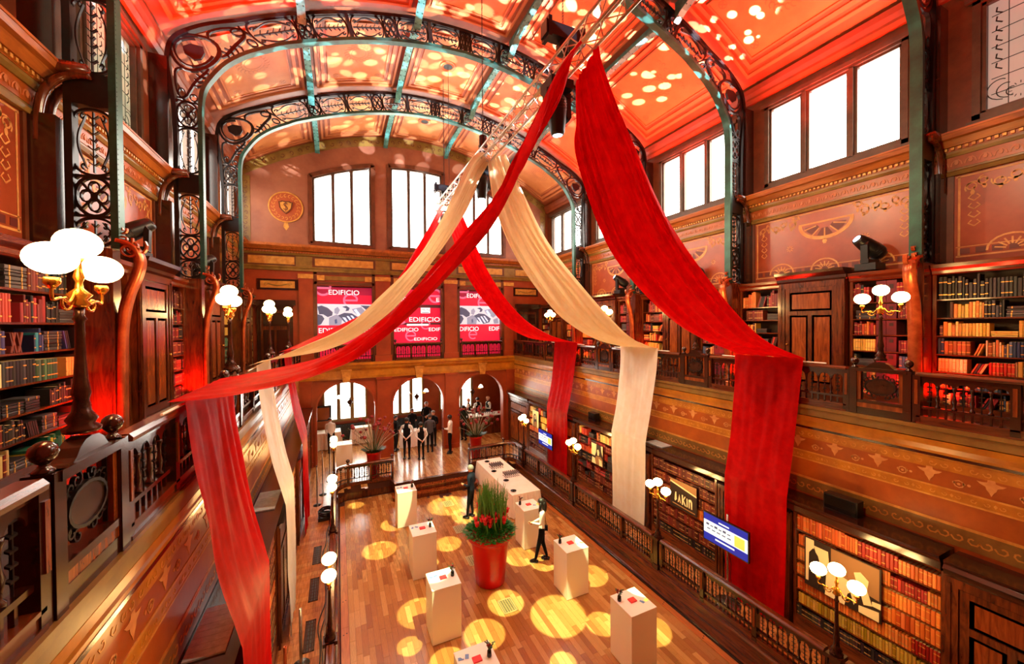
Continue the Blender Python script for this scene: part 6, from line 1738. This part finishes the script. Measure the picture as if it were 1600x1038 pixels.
# ================================================================== PLANT POTS
def big_pot():
    x, y = 3.42, 8.98
    t = thing('flower_pot', 'tall red tapered floor pot in the middle of the parquet', 'pot', (x, y, 0))
    mb = MB(); mb.lathe([(.01, 0.005), (.34, 0), (.36, .02), (.47, 1.05), (.475, 1.12), (.56, 1.14), (.575, 1.2), (.57, 1.27), (.53, 1.28), (.5, 1.2), (.02, 1.19)], (x, y, 0), 40); mb.build('pot', 'pot_red', t, True)
    p = thing('flower_arrangement', 'upright green stems with red blossoms above ferns in the tall red pot', 'plant', (x, y, 1.2))
    r = random.Random(3)
    mb = MB()
    for k in range(1500):
        a = r.uniform(0, 2*PI); rr = .56*math.sqrt(r.random()); z = 1.22+.22*(1-(rr/.56)**2)
        l = r.uniform(.1, .24); out_ = .2+rr
        tip = (x+cos(a)*(rr+l*out_), y+sin(a)*(rr+l*out_), z+l*(1-out_*.9)); b = (x+cos(a)*rr, y+sin(a)*rr, z)
        s_ = Vector((-sin(a), cos(a), 0))*r.uniform(.012, .028); m_ = (Vector(b)+Vector(tip))/2+Vector((0, 0, .03))
        mb.add([Vector(b), m_-s_, Vector(tip), m_+s_], [(0, 1, 2, 3)])
    o = mb.build('fern_mound', 'leaf', p); o['kind'] = 'stuff'
    mb = MB(); mb.tube([(0, 0, 0), (0, 0, .5), (0, 0, 1)], [.014, .012, .003], 6)
    for k in range(4):
        a = k*1.9; mb.obox((.02*cos(a), .02*sin(a), .55+.1*k), (.03*cos(a), .03*sin(a), .08), (-.012*sin(a), .012*cos(a), 0), (0, 0, .006))
    sm = mb.mesh('stem', ['stem'], smooth=False)
    mb = MB(); mb.ball((0, 0, 0), .034, 8, 6)
    for k in range(6):
        a = k*PI/3; mb.obox((.03*cos(a), .03*sin(a), .025), (.03*cos(a), .03*sin(a), .03), (-.03*sin(a), .03*cos(a), 0), (0, 0, .008))
    bl = mb.mesh('blossom', ['flower_red'], smooth=True)
    for k in range(120):
        a = r.uniform(0, 2*PI); rr = .36*math.sqrt(r.random()); h = r.uniform(.95, 1.35)-rr*.45; tl = rr*.45
        inst('stem', sm, p, (x+rr*cos(a), y+rr*sin(a), 1.25), (-sin(a)*tl*.9+r.uniform(-.04, .04), cos(a)*tl*.9+r.uniform(-.04, .04), a), (1.3, 1.3, h))
        if k % 3 == 0:
            zz = 1.25+h*r.uniform(.3, .56); q = rr+.05+(zz-1.25)*tl*.6
            inst('blossom', bl, p, (x+q*cos(a), y+q*sin(a), zz), (0, 0, a), (1.4, 1.4, 1.6))
    mb = MB()
    for k in range(26):
        a = 2*PI*k/26+r.uniform(-.1, .1); mb.ball((x+.5*cos(a), y+.5*sin(a), 1.27), .03, 6, 5)
    mb.build('pebbles', 'skin', p, True)
big_pot()
def spray_pot(x, y, label, seed):
    z = .512
    t = thing('flower_pot', 'red pot with dark roses and long silvery stems '+label, 'plant', (x, y, z), 'red pots with rose sprays')
    mb = MB(); mb.lathe([(.01, .005), (.2, 0), (.27, .9), (.3, .92), (.3, 1.0), (.27, 1.0), (.25, .93), (.01, .93)], (x, y, z), 26); mb.build('pot', 'pot_red', t, True)
    r = random.Random(seed); z += .95
    mb = MB()
    for k in range(420):
        a = r.uniform(0, 2*PI); rr = .3*math.sqrt(r.random()); l = r.uniform(.12, .3)
        b = Vector((x+cos(a)*rr, y+sin(a)*rr, z+.0)); tip = b+Vector((cos(a)*l*.9, sin(a)*l*.9, l*.6)); s_ = Vector((-sin(a), cos(a), 0))*.018; m_ = (b+tip)/2+Vector((0, 0, .03))
        mb.add([b, m_-s_, tip, m_+s_], [(0, 1, 2, 3)])
    o = mb.build('greenery', 'leaf_dark', t); o['kind'] = 'stuff'
    for k in range(64):
        a = r.uniform(0, 2*PI); sp = r.uniform(.1, 1.05); l = r.uniform(.85, 1.5)
        tip = Vector((x+cos(a)*sin(sp)*l, y+sin(a)*sin(sp)*l*.7, z+cos(sp)*l*1.0))
        mid = Vector((x, y, z)).lerp(tip, .5)+Vector((0, 0, .05))
        mb = MB(); mb.tube([(x+cos(a)*.08, y+sin(a)*.08, z), mid, tip], [.009, .007, .004], 5); mb.build('stem', 'stem_grey' if k % 2 else 'leaf_dark', t)
        if k % 2 == 0:
            mb = MB(); mb.ball(tip, r.uniform(.055, .085), 8, 6, 0, (1, 1, .85))
            for q in range(5):
                b = q*1.26; mb.obox(tip+Vector((.04*cos(b), .04*sin(b), -.01)), (.03*cos(b), .03*sin(b), .02), (-.03*sin(b), .03*cos(b), 0), (0, 0, .008))
            mb.build('rose', 'rose_dark', t, True)
        elif k % 4 == 1:
            mb = MB(); 
            for q in range(5): b = q*1.3; mb.obox(tip+Vector((.02*cos(b), .02*sin(b), -.04*q)), (.05*cos(b), .05*sin(b), .02), (-.02*sin(b), .02*cos(b), 0), (0, 0, .005))
            mb.build('leaf', 'leaf_dark', t)
spray_pot(1.22, 16.0, 'behind the left stage railing', 5)
spray_pot(5.55, 16.25, 'behind the right stage railing', 8)

# ================================================================== CABLES AND STANDS IN THE LEFT AISLE
t = thing('cable_coil', 'black cable coiled on a dark case in the left aisle', 'cable', (-.42, 13.3, .5))
mb = MB(); mb.box(-.62, -.25, 12.95, 13.45, .5, .6); mb.build('case', 'black', t)
for k in range(7):
    mb = MB(); r = random.Random(k); pts = [(-.42+.19*cos(a)*(1+.08*k/7)+r.uniform(-.01, .01), 13.2+.27*sin(a)*(1-.05*k/7)+r.uniform(-.01, .01), .62+.018*k+.01*sin(2*a+k)) for a in [2*PI*i/24 for i in range(24)]]
    mb.tube(pts, .012, 6, closed=True); mb.build('loop', 'black' if k % 2 else 'iron', t, True)
pts = [(-.3, 12.9, .515)]
y = 12.9
while y > 4.5:
    y -= .35; pts.append((-.36+.05*sin(y*2.1)+.03*sin(y*5), y, .515))
mb = MB(); mb.tube(cat([Vector(p) for p in pts], 3), .011, 6); one(mb, 'floor_cable', 'black', 'black cable snaking along the left aisle beside the railing', 'cable', None, True)
mb = MB(); mb.tube(cat([Vector((p[0]+.06+.03*sin(p[1]*3), p[1]-.1, p[2]+.0)) for p in pts[3:]], 3), .009, 6); one(mb, 'floor_cable', 'black', 'second thinner black cable along the left aisle railing base', 'cable', None, True)
for x, y, h, m, lab in ((-.83, 7.0, .85, 'copper', 'copper-coloured pipe standing in the left aisle'), (-.66, 7.6, 1.0, 'steel', 'thin steel rod standing in the left aisle')):
    mb = MB(); mb.lathe([(.14, .5), (.14, .515), (.03, .52), (.025, .55), (.025, .5+h), (.018, .5+h), (.018, .45+h)], (x, y, 0), 14); one(mb, 'stand_pipe', m, lab, 'stand', None, True)
for k, (x, y, h) in enumerate(((-.56, 15.0, 1.5), (-.36, 16.2, 1.6), (-.7, 14.2, 1.3))):
    t = thing('queue_stand', 'slim dark stand with a wire beside the left aisle wall, %s' % ['middle one', 'nearest the stage', 'nearest the viewer'][k], 'stand', (x, y, .5), 'slim stands in the left aisle')
    mb = MB(); mb.lathe([(.12, 0), (.12, .012), (.015, .03), (.012, h), (.02, h+.02)], (x, y, .5), 10); mb.build('pole', 'black', t, True)
    mb = MB(); mb.tube([(x, y, .5+h), (x+.05, y-.1, .5+h*.6), (x+.03, y-.2, .52)], .005, 5); mb.build('wire', 'white', t)

# ================================================================== PEOPLE
def person(name_label, loc, rz, h=1.75, pose=None, top='cloth_white', sleeve=None, legs='cloth_black', hair='hair_dark', skin='skin', hair_long=False, female=False, vest=None, extra=None, bald=False):
    s = h/1.78
    t = thing('person', name_label, 'person', loc, None, rz)
    p = pose or {}
    w_ = .165 if female else .195; hp = .1 if female else .092
    lean = p.get('lean', 0)
    def up(v):   # bend everything above the hips forward (towards +y)
        v = Vector(v); d = v-Vector((0, 0, .95)); c_, s_ = cos(lean), sin(lean)
        return Vector((d.x, d.y*c_+d.z*s_, .95+d.z*c_-d.y*s_))
    J = {'pel': (Vector((0, 0, .94)), .135 if not female else .14), 'waist': (up((0, .0, 1.1)), .14 if not female else .1), 'chest': (up((0, .0, 1.3)), .168 if not female else .125), 'upch': (up((0, -.01, 1.42)), .13 if not female else .1),
         'neck': (up((0, -.005, 1.52)), .055), 'hb': (up((0, .012, 1.6)), .075), 'hm': (up((0, .02, 1.67)), .098), 'ht': (up((0, .012, 1.735)), .07)}
    E = [('pel', 'waist'), ('waist', 'chest'), ('chest', 'upch'), ('upch', 'neck'), ('neck', 'hb'), ('hb', 'hm'), ('hm', 'ht')]
    reg = {('pel', 'waist'): 'torso', ('waist', 'chest'): 'torso', ('chest', 'upch'): 'torso', ('upch', 'neck'): 'neck', ('neck', 'hb'): 'skin', ('hb', 'hm'): 'skin', ('hm', 'ht'): 'skin'}
    for sd, nm in ((-1, 'L'), (1, 'R')):
        el = p.get('el'+nm, (.26, -.02, 1.13)); wr = p.get('wr'+nm, (.25, .06, .88))
        sh = up((sd*w_, -.01, 1.43)); e = up((sd*el[0], el[1], el[2])); w = up((sd*wr[0], wr[1], wr[2]))
        hnd = w+(w-e).normalized()*.09
        J['sh'+nm] = (sh, .062); J['el'+nm] = (e, .043); J['wr'+nm] = (w, .028); J['ha'+nm] = (hnd, .034)
        kn = p.get('kn'+nm, (.1, .02, .5)); an = p.get('an'+nm, (.1, -.02, .09))
        J['hip'+nm] = (Vector((sd*hp, 0, .86)), .092); J['kn'+nm] = (Vector((sd*kn[0], kn[1], kn[2])), .062); J['an'+nm] = (Vector((sd*an[0], an[1], an[2])), .042); J['to'+nm] = (Vector((sd*an[0]*1.1, an[1]+.15, max(.035, an[2]-.055))), .036)
        for a, b, rg in (('upch', 'sh'+nm, 'sleeve'), ('sh'+nm, 'el'+nm, 'sleeve'), ('el'+nm, 'wr'+nm, 'sleeve'), ('wr'+nm, 'ha'+nm, 'skin'), ('pel', 'hip'+nm, 'legs'), ('hip'+nm, 'kn'+nm, 'legs'), ('kn'+nm, 'an'+nm, 'legs'), ('an'+nm, 'to'+nm, 'shoe')):
            E.append((a, b)); reg[(a, b)] = rg
    names = list(J); idx = {n: i for i, n in enumerate(names)}
    me = bpy.data.meshes.new('figure'); me.from_pydata([tuple(J[n][0]*s) for n in names], [(idx[a], idx[b]) for a, b in E], [])
    o = bpy.data.objects.new('figure', me); COL.objects.link(o)
    sk = o.modifiers.new('skin', 'SKIN')
    for n in names:
        v = me.skin_vertices[0].data[idx[n]]; r = J[n][1]*s
        fl = .74 if n in ('waist', 'chest', 'upch', 'pel') else 1
        v.radius = (r*1.12, r*fl) if fl < 1 else (r, r)
    me.skin_vertices[0].data[idx['pel']].use_root = True
    ss = o.modifiers.new('sub', 'SUBSURF'); ss.levels = 2; ss.render_levels = 2
    bm_ = bake(o); bpy.data.objects.remove(o)
    ml = {'torso': 0, 'sleeve': 1, 'legs': 2, 'skin': 3, 'shoe': 4, 'neck': 0}
    mats = [vest or top, sleeve or top, legs, skin, 'black_gloss']
    bm_.materials.clear()
    for m_ in mats: bm_.materials.append(M[m_])
    segs = [(J[a][0]*s, J[b][0]*s, reg[(a, b)], (J[a][1]+J[b][1])/2*s) for a, b in E]
    for f in bm_.polygons:
        c = f.center; best = None
        for a, b, rg, rr in segs:
            ab = b-a; tt = max(0, min(1, (c-a).dot(ab)/ab.length_squared)); d = (c-(a+ab*tt)).length-rr*.8
            if best is None or d < best[0]: best = (d, rg)
        f.material_index = ml[best[1]]; f.use_smooth = True
    body = bpy.data.objects.new('body', bm_); COL.objects.link(body); body.parent = t
    # fingers
    mb = MB()
    for nm, sd in (('L', -1), ('R', 1)):
        a, b = J['wr'+nm][0]*s, J['ha'+nm][0]*s; d = (b-a).normalized(); sidev = d.cross(Vector((1, 0, 0)) if abs(d.x) < .8 else Vector((0, 1, 0))).normalized(); nrm = d.cross(sidev)
        for q in range(4):
            o_ = b+sidev*(q-1.5)*.018*s; L = (.055, .065, .06, .048)[q]*s
            mb.tube([o_-d*.01, o_+d*L*.5, o_+d*L*.9-nrm*.012*sd], [.0095*s, .0085*s, .0065*s], 6)
        o_ = a.lerp(b, .4)+sidev*.024*s; mb.tube([o_, o_+d*.025*s+sidev*.02*s, o_+d*.055*s+sidev*.022*s], [.011*s, .01*s, .007*s], 6)
    mb.build('hands', skin, t, True, local=True)
    # face
    hm = J['hm'][0]*s; q = Matrix.Rotation(-lean, 3, 'X')
    def F(x, y, z): return hm+q @ (Vector((x, y, z))*s)
    mb = MB(); mb.tube([F(0, .085, .0), F(0, .108, -.03), F(0, .095, -.04)], [.008*s, .013*s, .008*s], 6, 0)
    for sd in (-1, 1):
        mb.ball(F(sd*.033, .083, .005), .011*s, 6, 5, 2); mb.ball(F(sd*.088, .0, -.01), .022*s, 6, 5, 0, (.5, .8, 1.3)); mb.obox(F(sd*.033, .09, .024), (.035*s, 0, 0), (0, .008, 0), (0, 0, .006), 1)
    mb.obox(F(0, .088, -.062), (.042*s, 0, 0), (0, .008*s, 0), (0, 0, .009*s), 3)
    mb.build('face', [skin, hair, 'black', 'rose_dark'], t, True, local=True)
    # hair cap
    mb = MB(); n = 14; rows = 7
    vs = []
    for i in range(rows+1):
        th = (PI*.62)*i/rows
        for j in range(n):
            a = 2*PI*j/n; front = max(0, sin(a)); th2 = th*(1-.42*front)
            vs.append(F(.104*sin(th2)*cos(a), -.012+.112*sin(th2)*sin(a), .02+.108*cos(th2)))
    mb.add(vs, [(i*n+j, i*n+(j+1) % n, (i+1)*n+(j+1) % n, (i+1)*n+j) for i in range(rows) for j in range(n)])
    if hair_long:
        mb.tube([F(0, -.06, .03), F(0, -.09, -.08), F(0, -.08, -.2), F(0, -.06, -.32)], [.09*s, .085*s, .08*s, .04*s], 10)
        for sd in (-1, 1): mb.tube([F(sd*.085, 0, .03), F(sd*.1, .01, -.08), F(sd*.09, .03, -.2), F(sd*.08, .05, -.28)], [.03*s, .035*s, .035*s, .015*s], 8)
    mb.build('hair', hair, t, True, local=True)
    # collar, belt and shoes
    mb = MB(); c = J['neck'][0]*s; mb.lathe([(.068*s, -.03), (.06*s, .012), (.054*s, .012)], c, 14); mb.build('collar', sleeve or top, t, True, local=True)
    if not female or True:
        mb = MB(); mb.lathe([(.1, -.01), (.1, .01)], (0, 0, 0), 6)
    for nm, sd in (('L', -1), ('R', 1)):
        a = J['an'+nm][0]*s; b = J['to'+nm][0]*s
        mb = MB(); zb = max(0, min(a.z-.09*s, b.z-.035*s))
        mb.prism([(-.05, -.045), (.0, -.055), (.1, -.05), (.15, -.04), (.18, 0), (.15, .04), (.1, .048), (0, .055), (-.05, .045), (-.07, 0)], lambda u, v, tt: (a.x+v*s, a.y-.01+u*s, zb+tt), .0, .05*s)
        mb.build('shoe', 'black_gloss', t, True, local=True)
    if extra: extra(t, s, J)
    return t
FWD = PI  # facing the camera (-y)
def behind(k=1): return dict(elL=(.29, -.06, 1.16), elR=(.29, -.06, 1.16), wrL=(.08, -.17, .98), wrR=(.06, -.18, .95))
folded = dict(elL=(.24, .03, 1.15), elR=(.24, .03, 1.15), wrL=(.06, .2, 1.12), wrR=(.08, .22, 1.08))
relax = {}
hold = dict(elL=(.23, .0, 1.15), wrL=(.15, .22, 1.18), elR=(.24, .0, 1.14), wrR=(.2, .2, 1.1))
def tilt(*args): pass
# the guest by the plinth and the man in the dark suit
def bag(t, s, J):
    mb = MB(); mb.obox((.26, -.06, .78), (.07, 0, 0), (0, .2, 0), (0, .0, .13)); mb.build('handbag', 'cloth_navy', t, local=True)
    mb = MB(); mb.tube([(.24, -.12, .85), (.22, -.08, 1.15), (.14, 0, 1.44), (.22, .02, 1.12), (.25, .02, .85)], .007, 5); mb.build('bag_strap', 'black', t, local=True)
person('woman with long dark hair in a white blouse and black trousers beside a plinth', (4.98, 9.12, 0), R(60), 1.71, dict(elL=(.2, .02, 1.14), wrL=(.1, .24, 1.12), elR=(.21, -.02, 1.14), wrR=(.13, .2, 1.06), knL=(.08, .09, .5), anL=(.07, .18, .09), knR=(.1, -.02, .5), anR=(.1, -.14, .1)), 'cloth_white', None, 'cloth_black', 'hair_dark', 'skin', True, True, extra=bag)
person('grey-haired man in a dark navy suit seen from behind near the steps', (3.98, 12.2, 0), R(50), 1.76, dict(elL=(.25, -.02, 1.15), wrL=(.12, .2, 1.14), elR=(.27, -.03, 1.13), wrR=(.22, .16, 1.02), anL=(.1, .1, .09), knL=(.1, .05, .5)), 'cloth_navy', None, 'cloth_black', 'hair_grey')
W_ = dict(vest='cloth_black', sleeve='cloth_white', top='cloth_white')
person('waiter in black waistcoat, hands behind back, left of the pair in the middle arch', (2.72, 17.4, .512), R(-20), 1.82, behind(), **W_)
person('shorter waiter in black waistcoat, hands behind back, right of the pair', (3.28, 17.05, .512), R(5), 1.64, behind(), **W_)
person('man in a grey jumper seen from behind at the drinks table', (3.86, 17.9, .512), R(-10), 1.76, folded, top='cloth_grey', hair='hair_brown')
person('dark-skinned man in a white shirt standing against the red pier', (4.66, 17.3, .512), R(65), 1.77, hold, top='cloth_white', skin='skin_dark')
person('man in black leaning at the pier of the right arch', (5.84, 19.0, .512), R(-40), 1.78, folded, top='cloth_black')
person('waiter in black beside the left edge of the middle arch', (2.42, 18.75, .512), R(-120), 1.66, hold, top='cloth_black')
person('tall grey-haired man in a black shirt behind the drinks table', (4.22, 20.4, .512), R(170), 1.86, folded, top='cloth_black', hair='hair_grey')
person('man in a black suit behind the drinks table, left of the grey-haired man', (3.4, 19.95, .512), R(185), 1.66, hold, top='cloth_black', hair='hair_brown')
person('white-haired man in black just behind the man in the grey jumper', (4.2, 18.72, .512), R(150), 1.74, folded, top='cloth_black', hair='hair_grey')
person('barman with shaved head and black waistcoat, leftmost of three at the bar', (6.6, 20.55, .512), R(240), 1.80, hold, hair='skin', **W_)
person('dark-haired barman in a black waistcoat, middle of three at the bar', (7.2, 20.7, .512), R(10), 1.78, hold, **W_)
person('barman in a black waistcoat, rightmost of three at the bar', (7.8, 20.6, .512), R(100), 1.80, hold, hair='skin', **W_)
person('cook in white bending over the catering table behind the left arch', (-.35, 19.75, .512), R(8), 1.72, dict(lean=.75, elL=(.2, .2, 1.25), wrL=(.16, .38, 1.15), elR=(.2, .2, 1.25), wrR=(.16, .38, 1.15)), top='cloth_white')
